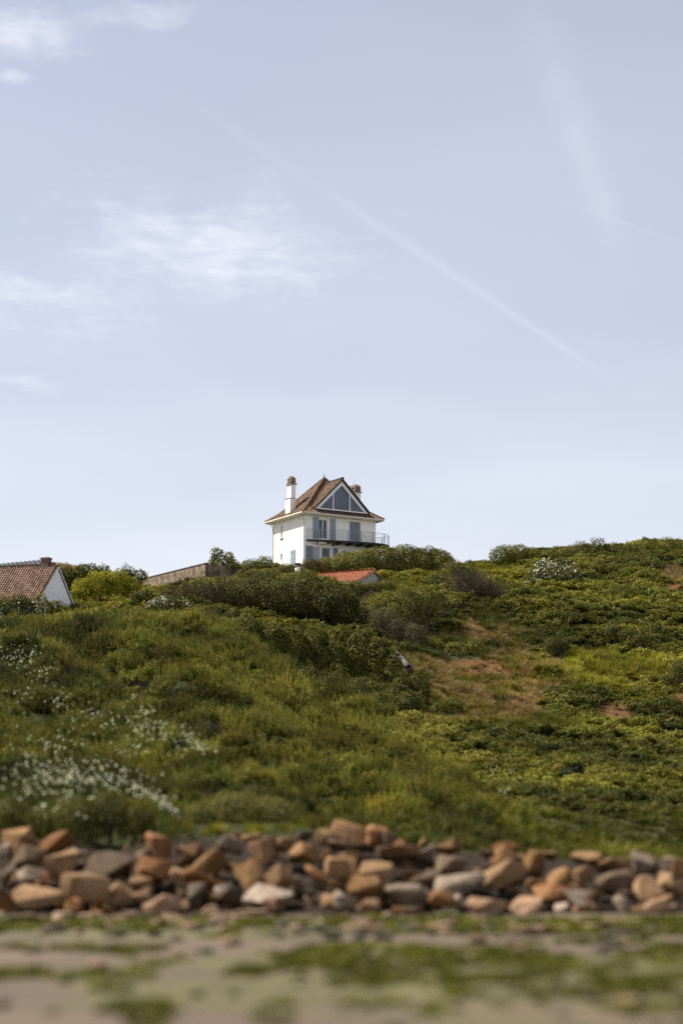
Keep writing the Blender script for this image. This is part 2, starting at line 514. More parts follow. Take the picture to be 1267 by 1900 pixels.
# ------------------------------------------------------------------ materials of the buildings
m_render = mat_plain('white_render', (0.86, 0.825, 0.755), 0.85, 0.035, 0.8, 0.2, 0.15, (0.62, 0.58, 0.50), True)
m_render2 = mat_plain('limewash', (0.85, 0.85, 0.85), 0.85, 0.04, 1.2, 0.2, 0.15)
m_cream = mat_plain('cream_paint', (0.72, 0.66, 0.52), 0.5, 0.05, 2.0)
m_white = mat_plain('white_paint', (0.80, 0.80, 0.79), 0.4, 0.03, 2.0)
m_blue = mat_plain('grey_blue_shutter', (0.27, 0.325, 0.36), 0.55, 0.08, 3.0, streak=True)
m_blue2 = mat_plain('slate_blue_shutter', (0.19, 0.215, 0.27), 0.55, 0.08, 3.0)
m_stone = mat_plain('cap_stone', (0.20, 0.155, 0.10), 0.9, 0.3, 6.0, bumpy=0.4)
m_dark = mat_plain('black_steel', (0.022, 0.021, 0.022), 0.45, 0.1, 4.0)
m_steel = mat_plain('grey_steel', (0.30, 0.31, 0.32), 0.35, 0.06, 4.0)
m_darktile = mat_plain('dark_verge', (0.045, 0.030, 0.026), 0.8, 0.3, 6.0)
m_wood = mat_plain('dark_joist', (0.055, 0.045, 0.035), 0.8, 0.2, 5.0)
m_brick = mat_plain('weathered_brick', (0.16, 0.105, 0.075), 0.9, 0.35, 9.0, bumpy=0.5)
m_grey = mat_plain('fibre_cement', (0.42, 0.42, 0.40), 0.85, 0.12, 3.0, bumpy=0.2, streak=True)
m_conc = mat_plain('old_concrete', (0.20, 0.152, 0.105), 0.95, 0.35, 1.6, 0.15, 0.5, (0.085, 0.06, 0.04), True)
m_coping = mat_plain('dark_coping', (0.10, 0.085, 0.07), 0.9, 0.25, 3.0)
m_pipe = mat_plain('pipe_concrete', (0.165, 0.148, 0.122), 0.9, 0.3, 5.0, 0.15, 0.4, (0.08, 0.065, 0.05), True)
m_skypane = mat_plain('pale_sky_pane', (0.42, 0.43, 0.47), 0.8, 0.08, 2.0)  # pale blue grey pane, reflected sky painted into the colour

def mat_glass(name, c, rough=0.06):
    m, t, b = mat_new(name)
    n = t.noise(obj_co(t), 0.7, 3)
    t.link(t.mix(t.sstep(n, 0.35, 0.7), c, tuple(x * 1.9 for x in c)), b.inputs['Base Color'])
    b.inputs['Roughness'].default_value = rough
    b.inputs['Specular IOR Level'].default_value = 0.7
    return m
m_glass = mat_glass('window_glass', (0.048, 0.055, 0.080))
m_glass2 = mat_glass('door_glass', (0.012, 0.012, 0.016))

def mat_tile(name, c0, c1, c2):
    m, t, b = mat_new(name)
    lv = attr(t, 'lv').outputs['Fac']
    n = t.noise(obj_co(t), 5.0, 4)
    cl = t.mix(lv, c0, c1)
    cl = t.mix(t.sstep(n, 0.55, 0.75, 0, 0.7), cl, c2)
    t.link(cl, b.inputs['Base Color'])
    b.inputs['Roughness'].default_value = 0.85
    b.inputs['Specular IOR Level'].default_value = 0.2
    return m
m_tile = mat_tile('brown_clay_tile', (0.074, 0.043, 0.028), (0.185, 0.113, 0.070), (0.18, 0.135, 0.088))
m_pan = mat_tile('old_pantile', (0.125, 0.072, 0.049), (0.275, 0.178, 0.124), (0.27, 0.150, 0.070))
m_red = mat_tile('orange_red_tile', (0.30, 0.108, 0.054), (0.41, 0.172, 0.092), (0.36, 0.18, 0.105))
m_under = mat_plain('roof_underlay', (0.05, 0.03, 0.022), 0.9, 0.2, 3.0)
m_slate = mat_plain('pale_slate', (0.40, 0.41, 0.42), 0.7, 0.12, 3.0)

def tile_field(mb, org, s_dir, t_dir, smax, tmax, inside, w=0.25, ex=0.33, h=0.055, seed=0):
    """overlapping curved tiles on a roof plane; rows climb along t_dir"""
    rnd = random.Random(seed)
    org, s_dir, t_dir = Vector(org), Vector(s_dir).normalized(), Vector(t_dir).normalized()
    nrm = s_dir.cross(t_dir).normalized()
    if nrm.z < 0: nrm = -nrm
    for r in range(int(tmax / ex) + 1):
        for k in range(int(smax / w) + 1):
            s0, t0 = k * w, r * ex
            if not inside(s0 + w / 2, t0 + ex * 0.5): continue
            jit = rnd.uniform(-0.008, 0.008)
            prof = ((0.02, 0.0), (0.28, 1.0), (0.62, 0.95), (0.98, 0.05))
            lo = [org + s_dir * (s0 + a * w) + t_dir * t0 + nrm * (0.045 + h * hh + jit) for a, hh in prof]
            up = [org + s_dir * (s0 + a * w) + t_dir * (t0 + ex * 1.12) + nrm * (0.008 + h * hh) for a, hh in prof]
            lip = [org + s_dir * (s0 + a * w) + t_dir * (t0 + 0.01) + nrm * (-0.01 + h * hh * 0.55) for a, hh in prof]
            fs = [(i, i + 1, 5 + i, 4 + i) for i in range(3)] + [(8 + i, 9 + i, i + 1, i) for i in range(3)]
            mb.add(lo + up + lip, fs, rnd.random())
    return mb

def cap_row(mb, a, b, r=0.11, ln=0.36, seed=0):
    """half round ridge / hip tiles along a line, each overlapping the next"""
    rnd = random.Random(seed)
    a, b = Vector(a), Vector(b)
    d = b - a; n = max(1, int(d.length / ln)); d = d / n
    for i in range(n):
        p = a + d * i
        mb.tube([p, p + d * 1.08], [r * 1.12, r * 0.92], 8, rnd.random())

def wall(mb, axis, c, inn, u0, u1, z0, z1, openings):
    """a wall face at axis=c with rectangular openings (u0, u1, z0, z1) and reveals of depth inn"""
    us = sorted({u0, u1, *[o[0] for o in openings], *[o[1] for o in openings]})
    zs = sorted({z0, z1, *[o[2] for o in openings], *[o[3] for o in openings]})
    P = (lambda u, w, d: (u, c + d, w)) if axis == 'y' else (lambda u, w, d: (c + d, u, w))
    for a, b_ in zip(us, us[1:]):
        for e, f in zip(zs, zs[1:]):
            um, zm = (a + b_) / 2, (e + f) / 2
            if any(o[0] < um < o[1] and o[2] < zm < o[3] for o in openings): continue
            mb.add([P(a, e, 0), P(b_, e, 0), P(b_, f, 0), P(a, f, 0)], [(0, 1, 2, 3)])
    for (a, b_, e, f) in openings:
        mb.add([P(a, e, 0), P(b_, e, 0), P(b_, f, 0), P(a, f, 0), P(a, e, inn), P(b_, e, inn), P(b_, f, inn), P(a, f, inn)],
               [(0, 1, 5, 4), (1, 2, 6, 5), (2, 3, 7, 6), (3, 0, 4, 7)])

# ------------------------------------------------------------------ the white house
HROT = R(31)
hp = at(565.5, 1045, HOUSE_Y)
HZ0 = 27.3
house = empty('white_house', (hp.x, hp.y, HZ0), HROT)
tag(house, 'white two storey house with pyramid tiled roof, glazed gable and curved balcony', 'house')
HM = Matrix.Translation((hp.x, hp.y, HZ0)) @ Matrix.Rotation(HROT, 4, 'Z')
HI = HM.inverted()

def on(px, py, axis, c, inv=None):
    """photo pixel -> local point of a house on the plane axis = c"""
    inv = inv or HI
    o = inv @ Vector((0, 0, CAMZ)); d = inv.to_3x3() @ ray(px, py)
    k = 0 if axis == 'x' else 1
    return o + d * ((c - o[k]) / d[k])

def front(px0, px1, py0, py1, c=0.0):
    pm = (px0 + px1) / 2
    x0, x1 = on(px0, (py0 + py1) / 2, 'y', c).x, on(px1, (py0 + py1) / 2, 'y', c).x
    return x0, x1, on(pm, py1, 'y', c).z, on(pm, py0, 'y', c).z

def side(px0, px1, py0, py1, c=0.0):
    pm = (px0 + px1) / 2
    y0, y1 = on(px0, (py0 + py1) / 2, 'x', c).y, on(px1, (py0 + py1) / 2, 'x', c).y
    return min(y0, y1), max(y0, y1), on(pm, py1, 'x', c).z, on(pm, py0, 'x', c).z

HW, HD = 8.3, 6.6
EZ = on(565.5, 954.5, 'y', 0).z                # height of the wall top
DZ = on(572, 1001.5, 'y', 0).z                 # balcony deck
op_f = {'fdoor': front(591, 608, 963, 1000.4), 'closed': front(648.5, 668, 969, 1004), 'low_a': front(580.8, 594.5, 1014, 1062),
        'low_b': front(597.5, 613.5, 1016, 1062), 'low_c': front(633, 666, 1022, 1064)}
op_s = {'upper': side(521, 524.6, 975, 998.6), 'lower': side(520.2, 524.2, 1027.5, 1042), 'shut': side(540, 548.3, 1020.5, 1046)}
mb = MB()
wall(mb, 'y', 0.0, 0.22, 0, HW, -3, EZ + 0.3, list(op_f.values()))
wall(mb, 'x', 0.0, 0.22, 0, HD, -3, EZ + 0.3, list(op_s.values()))
mb.add([(HW, 0, -3), (HW, HD, -3), (HW, HD, EZ + .3), (HW, 0, EZ + .3)], [(0, 1, 2, 3)])
mb.add([(0, HD, -3), (HW, HD, -3), (HW, HD, EZ + .3), (0, HD, EZ + .3)], [(0, 1, 2, 3)])
mb.add([(0.25, 0.25, 2.6), (HW - .25, 0.25, 2.6), (HW - .25, HD - .25, 2.6), (0.25, HD - .25, 2.6)], [(0, 1, 2, 3)])
mb.build('wall', m_render, house)

def glazed(parent, name, axis, o, c, n=2, mat=m_glass2, fr=0.09, mull=0.09):
    """frame plus panes in an opening (u0, u1, z0, z1) set back to plane c"""
    a, b_, e, f = o
    e2 = MB()
    bx_ = (lambda u0, u1, z0, z1, d0, d1: e2.box(u0, u1, c + d0, c + d1, z0, z1)) if axis == 'y' else (lambda u0, u1, z0, z1, d0, d1: e2.box(c + d0, c + d1, u0, u1, z0, z1))
    bx_(a, a + fr, e, f, 0, 0.08); bx_(b_ - fr, b_, e, f, 0, 0.08)
    bx_(a + fr, b_ - fr, e, e + fr, 0.003, 0.077); bx_(a + fr, b_ - fr, f - fr, f, 0.003, 0.077)
    w = (b_ - a - 2 * fr)
    for i in range(1, n):
        um = a + fr + w * i / n
        bx_(um - mull / 2, um + mull / 2, e + fr, f - fr, 0.006, 0.074)
    fo = e2.build(name, m_white, parent)
    for i in range(n):
        p = MB()
        u0, u1 = a + fr + w * i / n, a + fr + w * (i + 1) / n
        if axis == 'y': p.box(u0, u1, c + 0.035, c + 0.045, e + fr, f - fr)
        else: p.box(c + 0.035, c + 0.045, u0, u1, e + fr, f - fr)
        p.build('pane', mat, fo)
    return fo

def shutter(parent, axis, u0, u1, z0, z1, c, mat, flip=1, ang=0.0, brace=True):
    """a boarded shutter with ledges and a diagonal brace, its back against plane c, hinged at u0"""
    b1, b2 = MB(), MB()
    w, h = abs(u1 - u0), z1 - z0
    nb = 4
    for i in range(nb):
        b1.box(w * i / nb + 0.004, w * (i + 1) / nb - 0.004, -0.035, 0, 0, h)
    o = b1.build('shutter', mat, parent)
    for zz in (0.14, 0.86):
        MB().box(0.02, w - 0.02, -0.06, -0.0355, h * zz - 0.05, h * zz + 0.05).build('ledge', mat, o)
    if brace:
        b2.prism([(0.03, h * 0.14 + .05), (0.12, h * 0.14 + .05), (w - 0.03, h * 0.86 - .05), (w - 0.12, h * 0.86 - .05)], 'y', -0.058, -0.0365)
        b2.build('brace', mat, o)
    o.location = (u0, c, z0) if axis == 'y' else (c, u0, z0)
    rz = 0.0 if axis == 'y' else -math.pi / 2
    if u1 < u0: rz += math.pi
    o.rotation_euler = (0, 0, rz + ang)
    return o

# front wall: French door, closed shutters, ground floor openings
glazed(house, 'french_door', 'y', op_f['fdoor'], 0.08)
lz0, lz1 = op_f['fdoor'][2] - 0.02, op_f['fdoor'][3] + 0.12
s0 = front(580.5, 591, 961, 1001); s1 = front(612, 622.5, 964, 1001)
shutter(house, 'y', s0[0], s0[1], lz0, lz1, -0.02, m_blue)
shutter(house, 'y', s1[0], s1[1], lz0, lz1, -0.02, m_blue)
a, b_, e, f = op_f['closed']
shutter(house, 'y', a + .01, (a + b_) / 2 - .006, e + .01, f - .01, 0.08, m_blue2, brace=False)
shutter(house, 'y', (a + b_) / 2 + .006, b_ - .01, e + .01, f - .01, 0.08, m_blue2, brace=False)
MB().box(a - .06, b_ + .06, -0.05, 0.0, f, f + 0.07).box(a - .07, a, -0.03, 0, e, f).box(b_, b_ + .07, -0.03, 0, e, f).build('shutter_surround', m_cream, house)
sl = front(567.4, 580.6, 1012.5, 1060)
shutter(house, 'y', sl[0], sl[1] - .02, sl[2], sl[3], -0.02, m_blue2)
glazed(house, 'sliding_door', 'y', op_f['low_a'], 0.10, 1, m_skypane, 0.07)
glazed(house, 'patio_door', 'y', op_f['low_b'], 0.12, 1, m_glass2, 0.07)
sl2 = front(618, 626.5, 1017, 1064)
shutter(house, 'y', sl2[0], sl2[1], sl2[2], sl2[3], -0.02, m_blue2)
glazed(house, 'wide_window', 'y', op_f['low_c'], 0.10, 3, m_glass)
# side wall
glazed(house, 'narrow_window', 'x', op_s['upper'], 0.14, 1, m_glass, 0.06)
glazed(house, 'narrow_window', 'x', op_s['lower'], 0.14, 1, m_skypane, 0.06)
a, b_, e, f = op_s['upper']
MB().box(-0.10, 0.0, a - .1, b_ + .1, e - .10, e - .02).build('window_sill', m_stone, house)
glazed(house, 'casement_window', 'x', op_s['shut'], 0.16, 2)
a, b_, e, f = op_s['shut']
shutter(house, 'x', b_ + .02, b_ + .70, e, f, -0.02, m_blue, ang=0.0)
sh = shutter(house, 'x', a - .02, a - .68, e, f, -0.06, m_blue, ang=0.0)
MB().box(-0.09, 0.0, a - .08, b_ + .08, e - .08, e).build('window_sill', m_stone, house)

# eaves: soffit slab, fascia, gutters, downpipes
OV = 0.58
EB = EZ - 0.02
MB().box(-OV, HW + OV, -OV, HD + OV, EB, EB + 0.10).build('soffit', m_cream, house)
g = MB()
for (p0, p1) in (((-OV, -OV), (HW + OV, -OV)), ((-OV, -OV), (-OV, HD + OV)), ((HW + OV, -OV), (HW + OV, HD + OV)), ((-OV, HD + OV), (HW + OV, HD + OV))):
    dx, dy = (0, -0.05) if p0[1] == p1[1] == -OV else ((-0.05, 0) if p0[0] == p1[0] == -OV else (0.05, 0))
    g.tube([(p0[0] + dx, p0[1] + dy, EB + 0.13), (p1[0] + dx, p1[1] + dy, EB + 0.13)], 0.085, 8)
g.build('gutter', m_cream, house)
for pts in ([(-OV + .1, 0.30, EB + .06), (-OV + .15, 0.30, EB - .08), (-0.07, 0.12, EB - 0.42), (-0.07, 0.12, -2.5)],
            [(-OV + .1, HD - .1, EB + .06), (-OV + .15, HD - .1, EB - .08), (-0.07, HD - 0.12, EB - 0.42), (-0.07, HD - 0.12, -2.5)]):
    MB().tube(pts, 0.05, 6).build('downpipe', m_cream, house)

# roof
ES = EB + 0.14
AX, AY = HW / 2, HD / 2
apw = HM @ Vector((AX, AY, 0))
AZ = on(600, 888, 'y', AY).z
E0 = OV + 0.04
INS, RISE = 1.15, 0.80
ring0 = [(-E0, -E0, ES), (HW + E0, -E0, ES), (HW + E0, HD + E0, ES), (-E0, HD + E0, ES)]
ring1 = [(-E0 + INS, -E0 + INS, ES + RISE), (HW + E0 - INS, -E0 + INS, ES + RISE), (HW + E0 - INS, HD + E0 - INS, ES + RISE), (-E0 + INS, HD + E0 - INS, ES + RISE)]
apex = (AX, AY, AZ)
rb = MB().add(ring0 + ring1 + [apex], [(i, (i + 1) % 4, 4 + (i + 1) % 4, 4 + i) for i in range(4)] + [(4 + i, 4 + (i + 1) % 4, 8) for i in range(4)] + [(3, 2, 1, 0)])
roof = rb.build('roof', m_under, house)

def roof_z(x, y):
    """height of the main roof above a local point"""
    dx = min(x + E0, HW + E0 - x); dy = min(y + E0, HD + E0 - y)
    hx = ES + RISE * dx / INS if dx < INS else ES + RISE + (AZ - ES - RISE) * (dx - INS) / (AX + E0 - INS)
    hy = ES + RISE * dy / INS if dy < INS else ES + RISE + (AZ - ES - RISE) * (dy - INS) / (AY + E0 - INS)
    return min(hx, hy)

# the glazed gable (dormer)
GYL = 0.02
gl, gr_, ga = on(583.5, 942.5, 'y', GYL), on(681.5, 955, 'y', GYL), on(633.5, 893.5, 'y', GYL)
gz0 = (gl.z + gr_.z) / 2
gx0, gx1, gxa, gza = gl.x, gr_.x, (gl.x + gr_.x) / 2, ga.z
slope = (gza - gz0) / (gxa - gx0)
DO = 0.32                                         # overhang of the dormer roof in front of its glass
def dormer_z(x): return gza - slope * abs(x - gxa)

tb = MB()
planes = []
for i in range(4):
    A, B_ = Vector(ring0[i]), Vector(ring0[(i + 1) % 4]); Cc, D = Vector(ring1[(i + 1) % 4]), Vector(ring1[i]); Ap = Vector(apex)
    for (P0, P1, P2, P3) in ((A, B_, Cc, D), (D, Cc, Ap, Ap)):
        sd = (P1 - P0).normalized()
        mid = (P2 + P3) / 2 - (P0 + P1) / 2
        td = (mid - sd * mid.dot(sd)); tm = td.length; td.normalize()
        L = (P1 - P0).length
        l0, l1 = (P3 - P0).dot(sd), (P2 - P0).dot(sd)
        def inside(s, t, P0=P0, sd=sd, td=td, tm=tm, L=L, l0=l0, l1=l1):
            k = t / tm
            if k > 1.02 or s < l0 * k + 0.03 or s > L + (l1 - L) * k - 0.03: return False
            p = P0 + sd * s + td * t
            if p.y > GYL - DO and p.y < AY and gx0 < p.x < gx1 and dormer_z(p.x) > p.z + 0.1 and p.z > gz0 - 0.25: return False
            return True
        tile_field(tb, P0, sd, td, L, tm, inside, 0.27, 0.30, 0.085, seed=i)
rt = tb.build('roof_tiles', m_tile, roof)
rt['kind'] = 'stuff'
hb = MB()
for i in range(4):
    up = Vector((0, 0, 0.07))
    cap_row(hb, Vector(ring0[i]) + up, Vector(ring1[i]) + up, 0.12, seed=i)
    cap_row(hb, Vector(ring1[i]) + up, Vector(apex) + up, 0.12, seed=9 + i)
hb.build('hip_tiles', m_tile, roof, True)
fz = AZ + 0.02
MB().tube([(AX, AY, fz), (AX, AY, fz + .16), (AX, AY, fz + .22), (AX, AY, fz + .30), (AX, AY, fz + .36), (AX, AY, fz + .52)], [0.11, 0.08, 0.035, 0.075, 0.03, 0.012], 10).build('finial', m_dark, roof, True)
# roof vents on the left slope
for (px, py) in ((561, 934.5), (554, 928)):
    o_, d_ = HI @ Vector((0, 0, CAMZ)), HI.to_3x3() @ ray(px, py)
    tt = (HI @ Vector((hp.x, hp.y, 33))).length
    lo, hi_ = 165.0, 200.0
    for _ in range(50):
        md = (lo + hi_) / 2; p = o_ + d_ * (md / d_.length)
        if p.z > roof_z(p.x, p.y): lo = md
        else: hi_ = md
    if py > 930:
        MB().prism([(-.16, -0.06), (.16, -0.06), (0, .20)], 'y', 0, 0.42).build('roof_vent', m_darktile, roof).location = (p.x - .25, p.y - .2, p.z)

# dormer body
dm = MB()
yb = AY
ov = 0.30                                          # rake overhang sideways
ox0, ox1 = gx0 - ov * 0.35, gx1 + ov * 0.35
for sgn in (-1, 1):
    xe = ox0 if sgn < 0 else ox1
    ze = dormer_z(xe)
    th = 0.16
    dm.prism([(gxa, gza + 0.22), (xe, ze + 0.22), (xe, ze + 0.22 - th), (gxa, gza + 0.22 - th)], 'y', GYL - DO, yb)
drf = dm.build('dormer_roof', m_darktile, house)
dt = MB()
for sgn in (-1, 1):
    xe = ox0 if sgn < 0 else ox1
    ze = dormer_z(xe)
    P0 = Vector((xe, GYL - DO, ze + 0.225)); td = Vector((gxa - xe, 0, gza - ze)); tm = td.length
    def inside(s, t, P0=P0, td=td.normalized(), tm=tm):
        if t > tm or s < 0.02: return False
        p = P0 + Vector((0, 1, 0)) * s + td * t
        return p.y < yb and p.z > roof_z(p.x, p.y) - 0.05
    tile_field(dt, P0, (0, 1, 0), td, yb - GYL + DO, tm, inside, 0.27, 0.30, 0.06, seed=20 + sgn)
o = dt.build('dormer_tiles', m_tile, drf); o['kind'] = 'stuff'
rb2 = MB(); cap_row(rb2, (gxa, GYL - DO - 0.03, gza + 0.29), (gxa, yb, gza + 0.29), 0.13, seed=4)
rb2.build('ridge_tiles', m_darktile, drf, True)
# white bargeboards, sill, mullions and the three panes
fw_ = MB()
bw = 0.31
for sgn in (-1, 1):
    xe = gx0 if sgn < 0 else gx1
    k = (gxa - xe)
    fw_.prism([(xe, gz0), (gxa, gza), (gxa, gza - bw * 1.35), (xe + sgn * -1 * bw * 1.25, gz0)], 'y', GYL - 0.16, GYL - 0.02)
fw_.prism([(gx0 + .45, gz0), (gx1 - .45, gz0), (gx1 - .52, gz0 + 0.11), (gx0 + .52, gz0 + 0.11)], 'y', GYL - 0.14, GYL - 0.025)
mx = [on(617.4, 935, 'y', GYL).x, on(648.2, 935, 'y', GYL).x]
for xm in mx:
    fw_.box(xm - .055, xm + .055, GYL - 0.10, GYL - 0.03, gz0 + 0.11, dormer_z(xm) - bw * 1.2)
gframe = fw_.build('gable_frame', m_white, house)
ins = bw * 1.2
def pane(poly):
    MB().prism(poly, 'y', GYL + 0.0, GYL + 0.03).build('pane', m_glass, gframe)
zb = gz0 + 0.05
pane([(gx0 + .40, zb), (mx[0], zb), (mx[0], dormer_z(mx[0]) - .2)])
pane([(mx[0] + .002, zb), (mx[1] - .002, zb), (mx[1] - .002, dormer_z(mx[1]) - .2), (gxa, gza - .2), (mx[0] + .002, dormer_z(mx[0]) - .2)])
pane([(mx[1], zb), (gx1 - .40, zb), (mx[1], dormer_z(mx[1]) - .2)])
MB().prism([(gx0 + .1, gz0 - .30), (gx1 - .1, gz0 - .30), (gx1 - .1, gz0 - .005), (gx0 + .1, gz0 - .005)], 'y', GYL - 0.02, GYL + 0.2).build('apron', m_darktile, house)

# chimneys
def chimney(px_edge, y_len, x_len, py_top, base_x, base_y, zb, step, name):
    z1 = on(px_edge, py_top, 'y', base_y).z
    cz = z1 - 0.95
    c1 = MB()
    if step:
        zs_ = cz - (cz - zb) * 0.40
        c1.box(base_x, base_x + x_len, base_y, base_y + y_len, zb, zs_)
        c1.box(base_x + .12, base_x + x_len, base_y, base_y + y_len - .18, zs_ + .06, cz)
        st = c1.build('chimney_stack', m_render, house)
        MB().box(base_x - .04, base_x + x_len + .003, base_y - .03, base_y + y_len + .04, zs_, zs_ + .06).build('ledge', m_stone, st)
    else:
        st = c1.box(base_x, base_x + x_len, base_y, base_y + y_len, zb, cz).build('chimney_stack', m_render, house)
    bx0, bx1, by0, by1 = base_x + (.12 if step else 0), base_x + x_len, base_y, base_y + y_len - (.18 if step else 0)
    cpn = MB()
    cpn.box(bx0 - .12, bx1 + .12, by0 - .12, by1 + .12, cz, cz + .11)
    cpn.box(bx0 + .02, bx1 - .02, by0 + .02, by1 - .02, cz + .11, cz + .26)
    cpn.box(bx0 - .03, bx1 + .03, by0 - .03, by1 + .03, cz + .26, cz + .36)
    for i in range(3):
        yy_ = by0 + (by1 - by0 - .14) * i / 2
        cpn.box(bx0, bx1, yy_, yy_ + .14, cz + .36, cz + .56)
    cpn.box(bx0 - .02, bx1 + .02, by0 - .02, by1 + .02, cz + .56, cz + .66)
    cpn.prism([(by0 + .05, cz + .66), (by1 - .05, cz + .66), (by1 - .22, cz + .86), (by0 + .22, cz + .86)], 'x', bx0 + .05, bx1 - .05)
    cpn.build('chimney_cap', m_stone, st)
    return cz
chimney(540, 0.98, 0.64, 881, -0.02, 3.0, ES - 0.2, True, 'a')
cz2 = chimney(655, 1.45, 0.62, 896, HW - 0.75, 2.7, ES, False, 'b')
pa = on(657.5, 930, 'y', 2.3)
MB().tube([(pa.x, 2.3, roof_z(pa.x, 2.3) - .1), (pa.x, 2.3, on(657.5, 889, 'y', 2.3).z)], 0.022, 6).build('aerial', m_steel, house)

# balcony
outl = [(0.12, 0.0), (0.12, -0.22), (1.2, -0.58), (2.4, -0.92), (3.6, -1.22), (4.8, -1.47), (6.0, -1.66), (7.1, -1.74), (8.0, -1.66), (8.7, -1.42), (9.25, -1.0), (9.55, -0.45), (9.6, 0.15), (9.4, 0.7), (8.95, 1.1), (8.32, 1.3)]
deck_poly = outl + [(8.32, 0.0)]
d1 = MB().prism(deck_poly, 'z', DZ - 0.14, DZ)
deck = d1.build('balcony_deck', m_dark, house)
for i, (x, y) in enumerate(outl[2:13]):
    if x > 8.3: continue
    MB().box(x - .05, x + .05, y + .12, -0.0, DZ - 0.32, DZ - 0.143).build('joist', m_wood, deck)
el = [(0.55 + 1.35 * (1 - math.cos(math.pi * k / 14)), -0.02 - 0.95 * math.sin(math.pi * k / 14)) for k in range(15)]
MB().prism([(0.75 + 2.3 * k / 12, -0.46 * math.sin(math.pi * k / 12) ** 0.6) for k in range(13)], 'z', DZ - 0.36, DZ - 0.15).build('balcony_slab', m_cream, deck)
rail_pts = [Vector((x, y, 0)) for x, y in outl[1:]]
def smooth_path(pts, n=6):
    out = []
    for i in range(len(pts) - 1):
        p0, p1, p2, p3 = pts[max(i - 1, 0)], pts[i], pts[i + 1], pts[min(i + 2, len(pts) - 1)]
        for k in range(n):
            t_ = k / n
            out.append(0.5 * ((2 * p1) + (p2 - p0) * t_ + (2 * p0 - 5 * p1 + 4 * p2 - p3) * t_ ** 2 + (3 * p1 - p0 - 3 * p2 + p3) * t_ ** 3))
    return out + [pts[-1]]
path = smooth_path(rail_pts)
rh = 1.04
MB().tube([p + Vector((0.0, 0.05, DZ + rh)) for p in path], 0.026, 5).build('handrail', m_steel, deck)
for k in range(1, 7):
    MB().tube([p + Vector((0.0, 0.05, DZ + rh * k / 7)) for p in path], 0.009, 3).build('cable', m_steel, deck)
MB().tube([p + Vector((0, -0.01, DZ - 0.02)) for p in path], 0.035, 5).build('deck_edge', m_dark, deck)
cum = [0.0]
for a_, b2 in zip(path, path[1:]): cum.append(cum[-1] + (b2 - a_).length)
for k in range(10):
    s_ = cum[-1] * k / 9
    j = min(range(len(cum)), key=lambda q_: abs(cum[q_] - s_))
    p = path[j]
    MB().box(p.x - .03, p.x + .03, p.y + .02, p.y + .08, DZ, DZ + rh).build('baluster', m_steel if k not in (8,) else m_dark, deck)
MB().box(3.15, 3.35, -0.16, 0.0, EZ - 2.95, EZ - 2.75).build('wall_lamp', m_dark, house)

# ------------------------------------------------------------------ the cottage on the left
def gable_house(name, label, ridge_end, a_deg, half, drop, length, wall_h, mats, tile=(0.235, 0.31), over=0.12, eave_ext=0.25, cat='cottage'):
    """a gabled building; local x runs along the ridge to the near gable end at x = 0 (length towards -x), local -y faces the viewer"""
    o = empty(name, (ridge_end.x, ridge_end.y, ridge_end.z - drop - wall_h), R(-a_deg))
    tag(o, label, cat)
    zr = drop + wall_h
    k = drop / half
    wl = MB()
    wl.prism([(-half, 0), (half, 0), (half, wall_h), (0, zr - 0.03), (-half, wall_h)], 'x', -length, 0)
    wl.build('wall', mats[0], o)
    rf = MB()
    for sg in (-1, 1):
        ye, ze = sg * (half + eave_ext), wall_h - k * eave_ext
        rf.prism([(0, zr + .02), (ye, ze + .02), (ye, ze + .10), (0, zr + .10)], 'x', -length - over, over)
    ro = rf.build('roof', mats[2], o)
    tf = MB()
    for sg in (-1, 1):
        P0 = Vector((-length - over, sg * (half + eave_ext), wall_h - k * eave_ext + 0.10))
        td = Vector((0, -sg * (half + eave_ext), drop + k * eave_ext))
        tm = td.length
        tile_field(tf, P0, (1, 0, 0), td, length + 2 * over - tile[0], tm - .05, lambda s, t_: True, tile[0], tile[1], 0.10, seed=40 + sg)
    to = tf.build('roof_tiles', mats[1], ro); to['kind'] = 'stuff'
    cr = MB(); cap_row(cr, (-length - over, 0, zr + .16), (over, 0, zr + .16), 0.12, seed=3)
    cr.build('ridge_tiles', mats[1], ro, True)
    return o, zr

re_ = at(107.5, 1052.5, 150)
cot, zr = gable_house('cottage', 'low white cottage with old orange brown pantile roof at the left edge', re_, 21, 2.75, 2.95, 11.0, 1.6, (m_render2, m_pan, m_under))
ck = MB().box(-1.45, -0.75, -0.28, 0.28, zr - 0.4, zr + 0.72).box(-1.52, -0.68, -0.34, 0.34, zr + 0.72, zr + 0.82)
co_ = ck.build('chimney', m_brick, cot)
MB().box(-1.40, -0.80, -0.24, 0.24, zr + 0.823, zr + 0.88).build('chimney_cap', m_grey, co_)
vb = MB()
for sg in (-1, 1):
    vb.prism([(0, zr + .06), (sg * 3.0, zr + .06 - 3.0 * 2.95 / 2.75), (sg * 3.0, zr - .06 - 3.0 * 2.95 / 2.75), (0, zr - .06)], 'x', 0.125, 0.15)
vb.build('verge_board', m_white, cot)
wn = MB().box(-9.6, -8.9, -2.78, -2.70, 0.6, 1.5)
wn.build('window', m_glass2, cot)
MB().tube([(-11, -3.06, 1.30), (0, -3.06, 1.30)], 0.06, 6).build('gutter', m_white, cot)
re2 = at(90, 1046.5, 163)
gable_house('outbuilding', 'pale grey roof of a low building just behind the pantiled cottage', re2, 30, 2.4, 1.5, 12.0, 2.2, (m_render2, m_slate, m_slate), (0.5, 0.5), cat='building')

